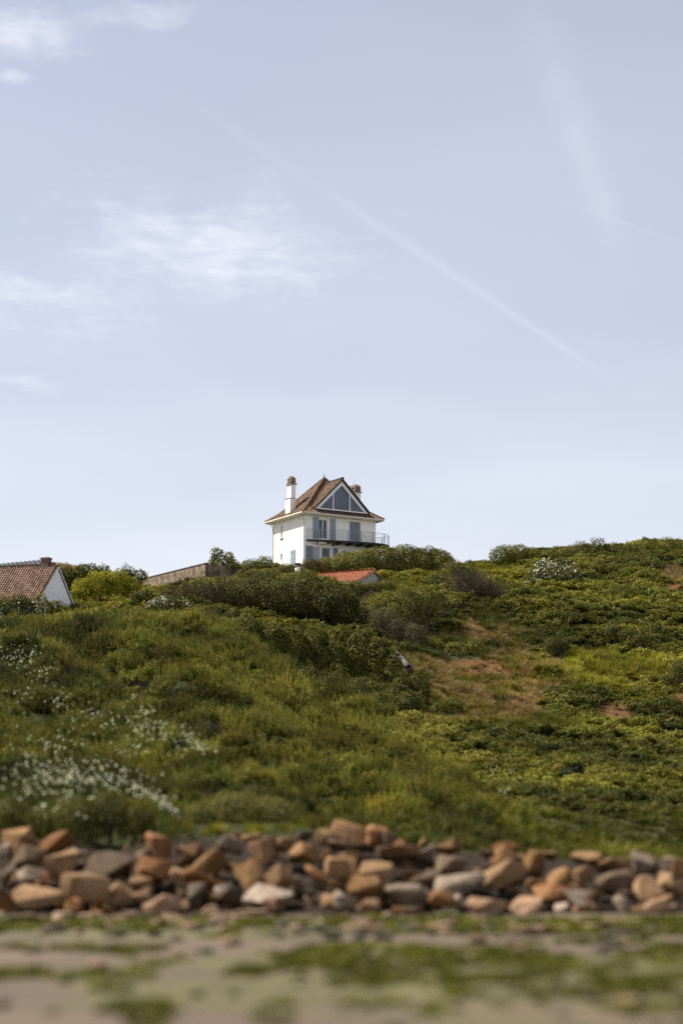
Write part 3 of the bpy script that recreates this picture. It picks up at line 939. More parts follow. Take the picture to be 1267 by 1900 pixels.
# ------------------------------------------------------------------ the shed with the red roof
re3 = at(693.2, 1061.2, 164)
shed, zr3 = gable_house('shed', 'small grey shed with orange red tiled roof below the house', re3, 28, 3.3, 1.35, 6.2, 2.0, (m_grey, m_red, m_under), (0.22, 0.34), cat='shed')
MB().tube([(-6.3, -3.6, 1.92), (0.1, -3.6, 1.92)], 0.07, 6).build('gutter', m_white, shed)
MB().tube([(-0.15, -3.5, 1.9), (-0.15, -3.36, 1.7), (-0.15, -3.36, 0.0)], 0.04, 6).build('downpipe', m_white, shed)
vb = MB()
for sg in (-1, 1):
    vb.prism([(0, zr3 + .10), (sg * 3.5, zr3 + .10 - 3.5 * 1.35 / 3.3), (sg * 3.5, zr3 - .04 - 3.5 * 1.35 / 3.3), (0, zr3 - .04)], 'x', 0.125, 0.16)
vb.build('verge_board', m_red, shed)

# ------------------------------------------------------------------ garden wall and pillar
wa, wb = at(250, 1074, 180), at(381.5, 1044, 168.0)
d = Vector((wb.x - wa.x, wb.y - wa.y, 0)); L = d.length; ang = math.atan2(d.y, d.x)
gw = empty('garden_wall', (wb.x, wb.y, 0), ang)
tag(gw, 'long weathered brown concrete garden wall on the skyline left of the house', 'wall')
zt = wb.z
prev = None
for i in range(5):     # cast panels with joints
    x0, x1 = -L + L * i / 5, -L + L * (i + 1) / 5
    MB().box(x0 + .012, x1 - .012, 0.0, 0.3, 19.5, zt - 0.12 + (wa.z - wb.z) * (1 - (i + .5) / 5) * 0.2).build('wall_panel', m_conc, gw)
MB().box(-L, -0.0, 0.02, 0.28, 19.5, zt - 0.30).build('wall_core', m_coping, gw)
MB().box(-L, 0.05, -0.04, 0.34, zt - 0.10, zt).build('coping', m_coping, gw)
MB().box(-0.28, 0.0, 0.31, 4.5, 19.5, zt - 0.1).build('wall_return', m_conc, gw)
pb = at(552, 1062, 168)
pl = empty('pillar', (pb.x, pb.y, hz(pb.x, pb.y) - 0.3), R(24))
tag(pl, 'short white pillar with dark stepped cap in front of the house corner', 'pillar')
ztop = at(552, 1045, 168).z - pl.location.z
MB().box(-.19, .19, -.19, .19, 0, ztop - .32).build('shaft', m_render, pl)
MB().box(-.27, .27, -.27, .27, ztop - .32, ztop - .2).box(-.21, .21, -.21, .21, ztop - .2, ztop - .08).box(-.25, .25, -.25, .25, ztop - .08, ztop).build('cap', m_coping, pl)

# ------------------------------------------------------------------ leaves
def unit(v):
    return v / np.maximum(np.linalg.norm(v, axis=1, keepdims=True), 1e-9)

def leaf_quads(P, A, N, ln, wd):
    """diamond-like leaves at P along A with face normal N"""
    B = unit(np.cross(N, A))
    ln = np.asarray(ln).reshape(-1, 1); wd = np.asarray(wd).reshape(-1, 1)
    v = np.stack([P, P + A * ln * 0.45 + B * wd * 0.5 + N * ln * 0.06, P + A * ln, P + A * ln * 0.45 - B * wd * 0.5 + N * ln * 0.06], 1)
    n = len(P)
    return v.reshape(-1, 3), np.arange(n * 4).reshape(n, 4)

def leafy(r_, n, radii, leaf, clumps=9, up=0.35, narrow=0.6, base=0.0):
    """a mound of leaves: clumps on a half-ellipsoid, leaves round each clump"""
    th, ph = r_.random(clumps) * 2 * np.pi, np.arccos(r_.random(clumps) * 0.95)
    Cn = np.stack([np.sin(ph) * np.cos(th), np.sin(ph) * np.sin(th), np.cos(ph)], 1) * r_.uniform(0.5, 0.95, (clumps, 1))
    k = r_.integers(0, clumps, n)
    D = unit(r_.normal(size=(n, 3)) + np.array([0, 0, 0.25]))
    P = Cn[k] + D * (r_.random((n, 1)) ** 0.5) * 0.42
    P[:, 2] = np.abs(P[:, 2])
    P = P * np.array(radii) + np.array([0, 0, base])
    N = unit(D + r_.normal(size=(n, 3)) * 0.55 + np.array([0, 0, up]))
    A = unit(np.cross(N, r_.normal(size=(n, 3))))
    ln = leaf * r_.uniform(0.6, 1.3, n)
    v, q_ = leaf_quads(P, A, N, ln, ln * narrow)
    return v, q_, np.repeat(r_.random(n) * 0.6 + r_.random(clumps)[k] * 0.4, 4)

def plume(r_, shoots, per, h, spread, leaf, narrow=0.4):
    """upright feathery shoots: each a spindle of short leaves round a stem"""
    V, Q, LV, off = [], [], [], 0
    for s in range(shoots):
        a = r_.random() * 2 * np.pi
        b0 = np.array([np.cos(a), np.sin(a), 0]) * r_.random() ** 0.5 * spread
        hh = h * r_.uniform(0.5, 1.15)
        lean = np.array([np.cos(a), np.sin(a), 0]) * r_.uniform(0.0, 0.35) * hh + r_.normal(size=3) * 0.10 * hh
        t_ = np.clip(np.linspace(0.12, 1.0, per) + r_.normal(size=per) * 0.02, 0, 1.05)
        an = np.arange(per) * 2.4 + r_.random() * 6
        out = np.stack([np.cos(an), np.sin(an), np.zeros(per)], 1)
        P = b0 + np.outer(t_, np.array([0, 0, hh])) + np.outer(t_ ** 2, lean) + out * 0.012
        A = unit(out * (0.85 - 0.45 * t_[:, None]) + np.array([0, 0, 0.8]) + r_.normal(size=(per, 3)) * 0.22)
        N = unit(np.cross(A, np.cross(np.array([[0, 0, 1.0]]), out)) * -1 + r_.normal(size=(per, 3)) * 0.3)
        ln = leaf * r_.uniform(0.75, 1.25, per) * (1.2 - 0.65 * t_)
        v, q_ = leaf_quads(P, A, N, ln, ln * narrow)
        V.append(v); Q.append(q_ + off); off += len(v)
        LV.append(np.repeat(np.clip(0.35 * r_.random() + 0.40 * t_ ** 2 + 0.3 * r_.random(per), 0, 1), 4))
    return np.concatenate(V), np.concatenate(Q), np.concatenate(LV)

def grass(r_, n, h, spread, w=0.012):
    """a tuft of bent blades"""
    a = r_.random(n) * 2 * np.pi
    b0 = np.stack([np.cos(a), np.sin(a), np.zeros(n)], 1) * (r_.random((n, 1)) ** 0.5) * spread
    hh = h * r_.uniform(0.45, 1.1, (n, 1))
    ln = np.stack([np.cos(a), np.sin(a), np.zeros(n)], 1) * r_.uniform(0.1, 0.7, (n, 1)) * hh + r_.normal(size=(n, 3)) * 0.1 * hh
    sd = unit(np.stack([-np.sin(a + 0.6), np.cos(a + 0.6), np.zeros(n)], 1)) * w
    mid = b0 + np.array([0, 0, 0.6]) * hh + ln * 0.35
    tip = b0 + np.array([0, 0, 0.95]) * hh + ln
    v = np.stack([b0 - sd, b0 + sd, mid + sd * 0.8, mid - sd * 0.8, tip + sd * 0.15, tip - sd * 0.15], 1).reshape(-1, 3)
    k = np.arange(n)[:, None] * 6
    q_ = np.concatenate([k + np.array([0, 1, 2, 3]), k + np.array([3, 2, 4, 5])])
    return v, q_, np.repeat(r_.random(n), 6)

def twigs(r_, n, h, spread, w=0.012):
    """bare stems that fork"""
    V, Q, off = [], [], 0
    for s in range(n):
        a = r_.random() * 2 * np.pi
        p = np.array([np.cos(a), np.sin(a), 0]) * r_.random() ** 0.5 * spread * 0.6
        d = unit((np.array([np.cos(a) * 0.5, np.sin(a) * 0.5, 1.0]) + r_.normal(size=3) * 0.25)[None])[0]
        hh = h * r_.uniform(0.5, 1.1)
        segs = [(p, d, hh, w)]
        for f_ in range(3):
            t_ = r_.uniform(0.35, 0.85)
            d2 = unit((d + r_.normal(size=3) * 0.5)[None])[0]
            segs.append((p + d * hh * t_, d2, hh * r_.uniform(0.25, 0.5), w * 0.6))
        for (p0, dd, l_, ww) in segs:
            s1 = unit(np.cross(dd, r_.normal(size=3))[None])[0] * ww
            s2 = np.cross(dd, s1)
            e = p0 + dd * l_ + r_.normal(size=3) * 0.05 * l_
            V += [p0 - s1, p0 + s1, e + s1 * 0.4, e - s1 * 0.4, p0 - s2, p0 + s2, e + s2 * 0.4, e - s2 * 0.4]
            Q += [[off, off + 1, off + 2, off + 3], [off + 4, off + 5, off + 6, off + 7]]; off += 8
    V = np.array(V)
    return V, np.array(Q), np.repeat(r_.random(len(V) // 8), 8)

def umbels(r_, n, h, spread, disc=0.05):
    """rounded white flower heads on thin stems"""
    V, Q, off = [], [], 0
    st = []
    for s in range(n):
        a, rr = r_.random() * 2 * np.pi, r_.random() ** 0.5 * spread
        p = np.array([np.cos(a) * rr, np.sin(a) * rr, h * r_.uniform(0.7, 1.1)])
        for f_ in range(9):
            d = unit(r_.normal(size=(1, 3)) + np.array([[0, 0, 0.5]]))[0]
            e1 = unit(np.cross(d, r_.normal(size=3))[None])[0]; e2 = np.cross(d, e1)
            c, z = p + d * disc * 0.6, disc * 0.55
            V += [c + e1 * z, c + e2 * z, c - e1 * z, c - e2 * z]
            Q.append([off, off + 1, off + 2, off + 3]); off += 4
        st.append((p, np.array([p[0] * 0.6, p[1] * 0.6, 0])))
    return np.array(V), np.array(Q), r_.random(len(V)), st

# ------------------------------------------------------------------ ground cover: scattered by geometry nodes
def gn_scatter(name, label, cat, sources, pts, rot, scl, tint, idx):
    """ONE stuff object whose points each carry one tuft"""
    col_ = bpy.data.collections.new(name + '_sources')
    for i, (me, mat) in enumerate(sources):
        if not me.materials: me.materials.append(mat)
        so = bpy.data.objects.new(f'{name}_tuft_{i:02d}', me)
        col_.objects.link(so)
    me = bpy.data.meshes.new(name)
    n = len(pts)
    me.vertices.add(n)
    me.vertices.foreach_set('co', np.ascontiguousarray(pts, dtype=np.float32).ravel())
    a = me.attributes.new('rot', 'FLOAT_VECTOR', 'POINT'); a.data.foreach_set('vector', np.ascontiguousarray(rot, dtype=np.float32).ravel())
    a = me.attributes.new('scl', 'FLOAT_VECTOR', 'POINT'); a.data.foreach_set('vector', np.ascontiguousarray(scl, dtype=np.float32).ravel())
    a = me.attributes.new('idx', 'INT', 'POINT'); a.data.foreach_set('value', np.ascontiguousarray(idx, dtype=np.int32))
    a = me.attributes.new('tint', 'FLOAT_COLOR', 'POINT'); a.data.foreach_set('color', np.ascontiguousarray(np.concatenate([tint, np.ones((n, 1))], 1), dtype=np.float32).ravel())
    o = link(name, me)
    ng = bpy.data.node_groups.new(name, 'GeometryNodeTree')
    ng.interface.new_socket('Geometry', in_out='INPUT', socket_type='NodeSocketGeometry')
    ng.interface.new_socket('Geometry', in_out='OUTPUT', socket_type='NodeSocketGeometry')
    N = ng.nodes
    gi, go = N.new('NodeGroupInput'), N.new('NodeGroupOutput')
    iop, ci, e2r = N.new('GeometryNodeInstanceOnPoints'), N.new('GeometryNodeCollectionInfo'), N.new('FunctionNodeEulerToRotation')
    ci.inputs['Collection'].default_value = col_
    ci.inputs['Separate Children'].default_value = True
    ci.inputs['Reset Children'].default_value = True
    def na(nm, dt):
        k = N.new('GeometryNodeInputNamedAttribute'); k.data_type = dt; k.inputs['Name'].default_value = nm
        return k.outputs['Attribute']
    Lk = ng.links.new
    Lk(gi.outputs[0], iop.inputs['Points']); Lk(ci.outputs[0], iop.inputs['Instance'])
    iop.inputs['Pick Instance'].default_value = True
    Lk(na('idx', 'INT'), iop.inputs['Instance Index']); Lk(na('rot', 'FLOAT_VECTOR'), e2r.inputs[0])
    Lk(e2r.outputs[0], iop.inputs['Rotation']); Lk(na('scl', 'FLOAT_VECTOR'), iop.inputs['Scale'])
    Lk(iop.outputs[0], go.inputs[0])
    md = o.modifiers.new('scatter', 'NODES'); md.node_group = ng
    tag(o, label, cat, kind='stuff')
    return o

m_scrub = mat_leaf('scrub_leaf', (0.042, 0.044, 0.012), (0.180, 0.168, 0.040), True, 0.28)
m_bramble = mat_leaf('bramble_leaf', (0.064, 0.063, 0.015), (0.200, 0.187, 0.042), True, 0.25)
m_grassg = mat_leaf('grass_blade', (0.070, 0.069, 0.016), (0.160, 0.152, 0.038), True, 0.3)
m_dry = mat_leaf('dry_blade', (0.17, 0.105, 0.050), (0.34, 0.235, 0.125), True, 0.25)
m_twig = mat_leaf('dead_twig', (0.06, 0.05, 0.04), (0.14, 0.12, 0.10), True, 0.0)
m_petal = mat_leaf('white_petal', (0.62, 0.62, 0.56), (0.80, 0.80, 0.75), False, 0.25)
def tufts(fn, k, mat, seed):
    out = []
    for i in range(k):
        v, q_, lv = fn(np.random.default_rng(seed + i))[:3]
        out.append((np_mesh(f'tuft_{seed}_{i}', v, q_, lv), mat))
    return out

# ------------------------------------------------------------------ bushes, hedges, trees as things of their own
m_bark = mat_plain('bark', (0.075, 0.058, 0.042), 0.9, 0.3, 8.0)
LEAVES = {
    'mid': mat_leaf('leaf_mid', (0.056, 0.057, 0.013), (0.190, 0.180, 0.040)),
    'dark': mat_leaf('leaf_dark', (0.036, 0.038, 0.012), (0.128, 0.123, 0.032)),
    'hedge': mat_leaf('leaf_hedge', (0.062, 0.062, 0.016), (0.205, 0.192, 0.048)),
    'yellow': mat_leaf('leaf_yellow', (0.150, 0.145, 0.015), (0.290, 0.265, 0.030), trans=0.4),
    'olive': mat_leaf('leaf_olive', (0.075, 0.071, 0.020), (0.175, 0.160, 0.048)),
    'brown': mat_leaf('leaf_brown', (0.080, 0.052, 0.019), (0.145, 0.100, 0.038)),
    'grey': mat_leaf('leaf_grey', (0.062, 0.064, 0.032), (0.150, 0.148, 0.080)),
}
def noise3(P, s, seed):
    return (vnoise(P[:, 0] + P[:, 2] * 0.7, P[:, 1] - P[:, 2] * 0.4, s, seed) + vnoise(P[:, 2] + P[:, 0] * 0.3, P[:, 1] * 0.6 + P[:, 0], s, seed + 1)) - 1

FOOT = []
def bush(name, label, lobes, leaf=0.13, dens=1.0, col='mid', cat='bush', blossom=0.0, twig=0, group=None, seed=0, narrow=0.62, ragged=0.34, up=0.3, scat=0.55):
    """lobes: list of (x, y, z, rx, ry, rz) in world metres; leaves are set in clumps all through an uneven shell"""
    r2 = np.random.default_rng(1000 + seed)
    L_ = np.array(lobes)
    FOOT.extend(lobes)
    base = Vector((float(L_[:, 0].mean()), float(L_[:, 1].mean()), float((L_[:, 2] - L_[:, 5]).min())))
    o_ = empty(name, base)
    tag(o_, label, cat, group)
    PP, DD = [], []
    for (cx, cy, cz, rx, ry, rz) in lobes:
        area = 4 * np.pi * (((rx * ry) ** 1.6 + (rx * rz) ** 1.6 + (ry * rz) ** 1.6) / 3) ** (1 / 1.6)
        n = int(area / (leaf * leaf * narrow) * 2.3 * dens)
        D = unit(r2.normal(size=(n, 3)))
        D = D[(D[:, 2] > -0.75)]
        rr = 1.02 - np.abs(r2.normal(size=(len(D), 1))) * 0.17
        P = D * rr
        P = P * np.array([rx, ry, rz])
        sz = min(rx, ry, rz)
        nz = noise3(P + np.array([cx, cy, cz]), max(0.35, sz * 0.55), 7 + seed) + 0.6 * noise3(P + np.array([cx, cy, cz]), 0.3, 17 + seed)
        P = P * (1 + ragged * nz[:, None]) + np.array([cx, cy, cz])
        PP.append(P); DD.append(D)
    P, D = np.concatenate(PP), np.concatenate(DD)
    keep_ = np.ones(len(P), bool)
    for (cx, cy, cz, rx, ry, rz) in lobes:
        e_ = (((P - np.array([cx, cy, cz])) / np.array([rx, ry, rz])) ** 2).sum(1)
        keep_ &= e_ > 0.30
    keep_ &= P[:, 2] > hz(P[:, 0], P[:, 1]) - 0.15
    P, D = P[keep_], D[keep_]
    n = len(P)
    N = unit(D + r2.normal(size=(n, 3)) * scat + np.array([0, 0, up]))
    A = unit(np.cross(N, r2.normal(size=(n, 3))))
    ln = leaf * r2.uniform(0.6, 1.35, n)
    v, q_ = leaf_quads(P - np.array(base), A, N, ln, ln * narrow)
    link('crown', np_mesh('crown', v, q_, np.repeat(r2.random(n), 4)), LEAVES[col], o_)
    if blossom:
        top = (D[:, 2] > -0.2) & (r2.random(n) < blossom) & (noise3(P, 0.55, 91 + seed) > -0.12)
        if top.any():
            pv_, pq = leaf_quads(P[top] - np.array(base) + D[top] * 0.04, A[top], unit(N[top] + np.array([0, -0.3, 0.4])), np.full(top.sum(), leaf * 0.95), np.full(top.sum(), leaf * 0.8))
            link('blossom', np_mesh('blossom', pv_, pq, np.repeat(r2.random(top.sum()), 4)), m_blossom, o_)
    gz = float(hz(base.x, base.y)) - base.z
    for i, (cx, cy, cz, rx, ry, rz) in enumerate(lobes):
        p0 = Vector((cx - base.x, cy - base.y, float(hz(cx, cy)) - base.z - 0.2)) * 1.0
        p1 = Vector((cx - base.x, cy - base.y, cz - base.z + rz * 0.45))
        rt_ = 0.05 + 0.03 * rz
        st = MB()
        st.tube([p0, (p0 + p1) / 2 + Vector((r2.normal() * .1, r2.normal() * .1, 0)), p1], [rt_, rt_ * .75, rt_ * .3], 6)
        for k in range(6):
            a_ = r2.random() * 6.28; e_ = r2.uniform(0.2, 1.1)
            q0 = p0.lerp(p1, r2.uniform(0.3, 0.9))
            q1 = Vector((cx - base.x + math.cos(a_) * math.cos(e_) * rx * .8, cy - base.y + math.sin(a_) * math.cos(e_) * ry * .8, cz - base.z + math.sin(e_) * rz * .8))
            st.tube([q0, q0.lerp(q1, .55) + Vector((0, 0, .06)), q1], [rt_ * .5, rt_ * .32, rt_ * .12], 5)
        st.build('stem', m_bark, o_)
    if twig:
        V, Q, LV, off = [], [], [], 0
        for (cx, cy, cz, rx, ry, rz) in lobes:
            v_, q2, l2 = twigs(r2, twig, rz * 2.1, 1.0, 0.012)
            v_ = v_ * np.array([rx * 1.15, ry * 1.15, 1]) + np.array([cx, cy, cz - rz * 0.95]) - np.array(base)
            V.append(v_); Q.append(q2 + off); off += len(v_); LV.append(l2)
        link('bare_twigs', np_mesh('bare_twigs', np.concatenate(V), np.concatenate(Q), np.concatenate(LV)), m_twig2, o_)
    return o_
m_blossom = mat_leaf('hawthorn_blossom', (0.50, 0.50, 0.44), (0.74, 0.74, 0.68), trans=0.2)
m_twig2 = mat_leaf('bush_twig', (0.085, 0.066, 0.046), (0.19, 0.155, 0.115), trans=0.0)

def lob(px, py_top, py_bot, w, Y, dy=1.0):
    """a lobe seen at photo column px, from row py_top to py_bot, w pixels wide, at distance Y"""
    a_, b2 = at(px, py_top, Y), at(px, py_bot, Y)
    rz = (a_.z - b2.z) / 2
    return (a_.x, Y, b2.z + rz, w / 2 * Y / F, w / 2 * Y / F * dy, rz)

bush('clipped_hedge', 'long rounded olive green hedge in front of the house and balcony', [lob(606, 1034, 1085, 50, 174), lob(640, 1026, 1085, 70, 173.6), lob(675, 1020, 1088, 76, 173.2), lob(712, 1013, 1090, 84, 173, .6), lob(750, 1011, 1090, 84, 173, .6), lob(786, 1014, 1090, 76, 173, .6), lob(812, 1020, 1090, 58, 173.4), lob(830, 1032, 1088, 40, 174)],
     0.14, 2.0, 'hedge', 'hedge', seed=1, ragged=0.16, scat=0.34, up=0.12)
bush('leafy_tree', 'small bright leafy tree standing up on the skyline beside the concrete wall', [lob(404, 1016, 1040, 26, 170), lob(424, 1022, 1048, 24, 170), lob(412, 1034, 1066, 46, 170), lob(432, 1036, 1062, 24, 169.5), lob(398, 1030, 1052, 20, 170)], 0.20, 0.75, 'mid', 'tree', seed=2, ragged=0.5)
bush('green_bush', 'dark green bush against the left wall of the house', [lob(462, 1037, 1075, 40, 171), lob(490, 1034, 1075, 46, 171), lob(515, 1042, 1075, 30, 170)], 0.17, 1.0, 'mid', seed=3, ragged=0.4)
bush('green_bush', 'bright low bush between the dark bush and the short white pillar', [lob(530, 1046, 1078, 36, 168), lob(500, 1055, 1085, 50, 166)], 0.15, 1.0, 'olive', seed=4)
bush('brown_bush', 'reddish brown bush at the foot of the house corner beside the pillar', [lob(578, 1036, 1068, 40, 171), lob(600, 1042, 1070, 28, 171)], 0.14, 0.9, 'brown', seed=5, ragged=0.4)
bush('dark_thicket', 'big dark bramble thicket in the middle below the shed', [lob(470, 1068, 1150, 90, 152), lob(520, 1065, 1155, 90, 151), lob(570, 1066, 1162, 90, 150), lob(615, 1075, 1165, 80, 149), lob(645, 1090, 1165, 46, 148)], 0.17, 1.4, 'dark', 'thicket', seed=6, ragged=0.4, twig=30)
bush('green_bush', 'light leafy bush on top of the dark thicket left of the shed', [lob(560, 1058, 1090, 60, 156), lob(600, 1068, 1095, 56, 155)], 0.17, 1.0, 'mid', seed=7, ragged=0.4)
bush('twiggy_bush', 'loose olive bush with bare upright branches in front of the concrete wall', [lob(345, 1090, 1135, 60, 156), lob(385, 1076, 1140, 66, 155), lob(425, 1064, 1140, 60, 154), lob(450, 1075, 1145, 50, 153)], 0.14, 0.55, 'olive', seed=8, ragged=0.55, twig=150)
bush('yellow_bush', 'bright yellow green rounded bush right of the cottage', [lob(160, 1072, 1112, 50, 156), lob(188, 1058, 1112, 60, 156), lob(218, 1056, 1112, 56, 156), lob(240, 1072, 1112, 38, 156), lob(148, 1088, 1114, 36, 155)], 0.15, 1.0, 'yellow', seed=9, ragged=0.38)
bush('dark_bush', 'dark green bush immediately behind the cottage gable', [lob(122, 1046, 1100, 46, 168), lob(146, 1048, 1100, 36, 168)], 0.16, 1.0, 'dark', seed=10)
bush('elder_bush', 'dark bush dotted with creamy blossom behind the yellow green bush', [lob(165, 1044, 1080, 44, 170), lob(192, 1048, 1080, 30, 170)], 0.16, 1.0, 'dark', blossom=0.12, seed=11, ragged=0.45)
bush('elder_bush', 'small dark flowering bush between yellow bush and concrete wall', [lob(236, 1050, 1085, 30, 172), lob(257, 1056, 1085, 34, 172)], 0.16, 0.9, 'dark', blossom=0.05, seed=12, ragged=0.5)
bush('dark_bush', 'dark clipped bush hiding the left end of the cottage eaves', [lob(30, 1103, 1150, 46, 141), lob(8, 1108, 1150, 40, 141), lob(48, 1112, 1150, 34, 141)], 0.13, 1.1, 'dark', seed=13, ragged=0.3)
bush('green_bush', 'spiky green bush covering the foot of the white cottage gable', [lob(80, 1106, 1150, 46, 142), lob(106, 1112, 1152, 30, 142), lob(118, 1120, 1150, 26, 142)], 0.14, 1.0, 'mid', seed=14, ragged=0.5)
bush('flowering_bush', 'low bush edged with white blossom below the concrete wall', [lob(290, 1112, 1140, 44, 136), lob(318, 1104, 1140, 44, 137), lob(342, 1112, 1140, 36, 137)], 0.14, 0.9, 'dark', blossom=0.22, seed=15)
bush('low_bush', 'small dark bush at the foot of the concrete wall', [lob(272, 1094, 1118, 34, 150), lob(255, 1098, 1118, 24, 150)], 0.13, 1.0, 'dark', seed=16)
bush('hawthorn', 'hawthorn bush covered in white blossom on the right hilltop', [lob(998, 1054, 1104, 52, 170), lob(1026, 1039, 1102, 72, 170), lob(1056, 1054, 1098, 52, 169.5), lob(984, 1078, 1112, 34, 169)], 0.17, 1.0, 'dark', blossom=0.20, seed=17, ragged=0.45)
bush('green_bush', 'rounded dark green bush on the skyline left of the hawthorn', [lob(930, 1013, 1056, 46, 192), lob(958, 1010, 1056, 52, 192), lob(985, 1016, 1056, 42, 192)], 0.17, 1.0, 'mid', seed=18, ragged=0.25)
bush('green_bush', 'first low bush of the skyline scrub right of the rounded bush', [lob(1020, 1018, 1052, 50, 195), lob(1055, 1015, 1052, 50, 195)], 0.17, 0.9, 'olive', seed=19)
bush('dark_bush', 'wind pruned dark bush at the middle of the right skyline', [lob(1080, 1006, 1050, 44, 196), lob(1108, 1001, 1048, 44, 196), lob(1135, 1008, 1048, 40, 196)], 0.17, 0.9, 'dark', seed=20, ragged=0.5)
bush('green_bush', 'long low scrub bush at the right end of the skyline', [lob(1165, 1006, 1045, 50, 198), lob(1200, 1001, 1042, 56, 198), lob(1240, 1001, 1042, 56, 198), lob(1285, 999, 1042, 60, 198)], 0.17, 0.9, 'mid', seed=21, ragged=0.4)
bush('green_bush', 'pale leafy bush at the right end of the long hedge', [lob(845, 1040, 1090, 50, 168), lob(870, 1046, 1090, 40, 168), lob(815, 1058, 1098, 56, 166)], 0.15, 0.9, 'olive', seed=22, ragged=0.4)
bush('dead_bush', 'grey brown leafless bush right of the hedge on the slope', [lob(868, 1058, 1100, 40, 160), lob(895, 1076, 1112, 44, 158), lob(918, 1090, 1116, 34, 157)], 0.11, 0.10, 'grey', twig=320, seed=23)
bush('green_bush', 'large green bush with greyish foliage above the dry gully', [lob(715, 1098, 1170, 60, 142), lob(752, 1088, 1176, 70, 142), lob(790, 1092, 1168, 58, 143), lob(735, 1120, 1185, 56, 140)], 0.15, 1.0, 'mid', seed=24, ragged=0.4, twig=16)
bush('grey_bush', 'silvery grey twiggy bush at the left edge of the gully', [lob(712, 1128, 1168, 44, 138), lob(770, 1158, 1200, 40, 136), lob(740, 1146, 1190, 40, 137)], 0.12, 0.5, 'grey', twig=90, seed=25)
bush('ledge_hedge', 'left part of the overhanging hedge ledge across the middle slope', [lob(418, 1146, 1205, 66, 124, .7), lob(456, 1141, 1222, 74, 124, .6), lob(502, 1152, 1245, 76, 124.2, .6), lob(545, 1163, 1258, 68, 124.5, .6)], 0.14, 2.0, 'hedge', 'hedge', seed=26, ragged=0.22, scat=0.34, up=0.12)
bush('ledge_hedge', 'right part of the overhanging hedge ledge beside the broken pipe', [lob(585, 1166, 1268, 68, 125, .6), lob(630, 1161, 1282, 76, 125, .6), lob(672, 1164, 1290, 72, 124.8, .6), lob(704, 1178, 1296, 58, 124.4, .7), lob(728, 1202, 1298, 40, 124, .9)], 0.14, 2.0, 'hedge', 'hedge', seed=27, ragged=0.22, scat=0.34, up=0.12)
bush('dark_bush', 'dark rounded bush on the slope below the broken pipe', [lob(745, 1250, 1325, 46, 116), lob(775, 1242, 1325, 50, 116), lob(760, 1280, 1335, 60, 114)], 0.13, 1.0, 'dark', seed=28, ragged=0.4)
bush('dark_bush', 'ragged bush added in dark leaves for the shade under the hedge ledge', [lob(520, 1215, 1262, 60, 119), lob(570, 1232, 1282, 66, 117), lob(622, 1244, 1304, 66, 116), lob(672, 1258, 1318, 60, 114), lob(700, 1282, 1330, 44, 112)], 0.13, 0.9, 'dark', seed=29, ragged=0.5, twig=20)  # added bush, its dark leaves stand in for the hedge shadow
bush('low_bush', 'low green bush growing along the front wall of the shed', [lob(655, 1078, 1100, 50, 158.5), lob(690, 1080, 1100, 46, 159), lob(715, 1076, 1100, 36, 161), lob(628, 1080, 1100, 36, 157.5)], 0.13, 1.2, 'olive', seed=39, ragged=0.4)
bush('small_bush', 'small greyish bush alone on the bramble slope right of the gully', [lob(1028, 1180, 1212, 34, 136), lob(1045, 1186, 1212, 24, 136)], 0.12, 0.8, 'dark', seed=30, twig=60)
bush('low_bush', 'low dark bush streak on the upper right slope', [lob(1140, 1158, 1186, 40, 142), lob(1165, 1166, 1194, 40, 141), lob(1188, 1176, 1202, 34, 140)], 0.13, 0.9, 'dark', seed=31)
bush('low_bush', 'dark bush at the right edge above the earth scar', [lob(1262, 1226, 1262, 34, 128), lob(1245, 1246, 1278, 30, 126)], 0.13, 0.9, 'dark', seed=32, twig=30)
bush('low_bush', 'soft green bush low in the dry gully', [lob(838, 1292, 1322, 46, 114), lob(815, 1300, 1325, 30, 113)], 0.12, 0.9, 'mid', seed=33)
bush('green_bush', 'green bush clump in the middle of the gully', [lob(800, 1178, 1225, 50, 136), lob(845, 1190, 1226, 56, 135), lob(880, 1186, 1222, 40, 135)], 0.13, 0.7, 'mid', seed=34, ragged=0.5)
bush('overhanging_bush', 'shadowy bush overhanging the boulders at lower left', [lob(150, 1478, 1570, 90, 45.2), lob(205, 1470, 1560, 90, 45.4), lob(255, 1492, 1565, 70, 45.2)], 0.075, 0.9, 'dark', seed=35, ragged=0.35)
bush('low_bush', 'rounded olive bush above the rocks left of centre', [lob(430, 1470, 1545, 130, 48), lob(510, 1482, 1550, 110, 48), lob(370, 1490, 1550, 80, 47)], 0.075, 0.8, 'olive', seed=36, ragged=0.3)
bush('low_bush', 'dark soft bush low on the right of centre slope', [lob(985, 1480, 1545, 80, 66), lob(1010, 1495, 1548, 60, 65)], 0.09, 0.8, 'mid', seed=37)
bush('low_bush', 'dim bush at the left edge just above the boulders', [lob(20, 1480, 1560, 90, 45.5), lob(75, 1500, 1562, 70, 45.2)], 0.075, 0.9, 'dark', seed=38)

# candidate points over the slope
def candidates(n, y0, y1, seed):
    r_ = np.random.default_rng(seed)
    y = np.sqrt(r_.random(n) * (y1 ** 2 - y0 ** 2) + y0 ** 2)
    u = r_.uniform(-0.235, 0.235, n)
    x = u * y
    z = hz(x, y)
    px, py = proj(x, y, z)
    return r_, x, y, z, px, py

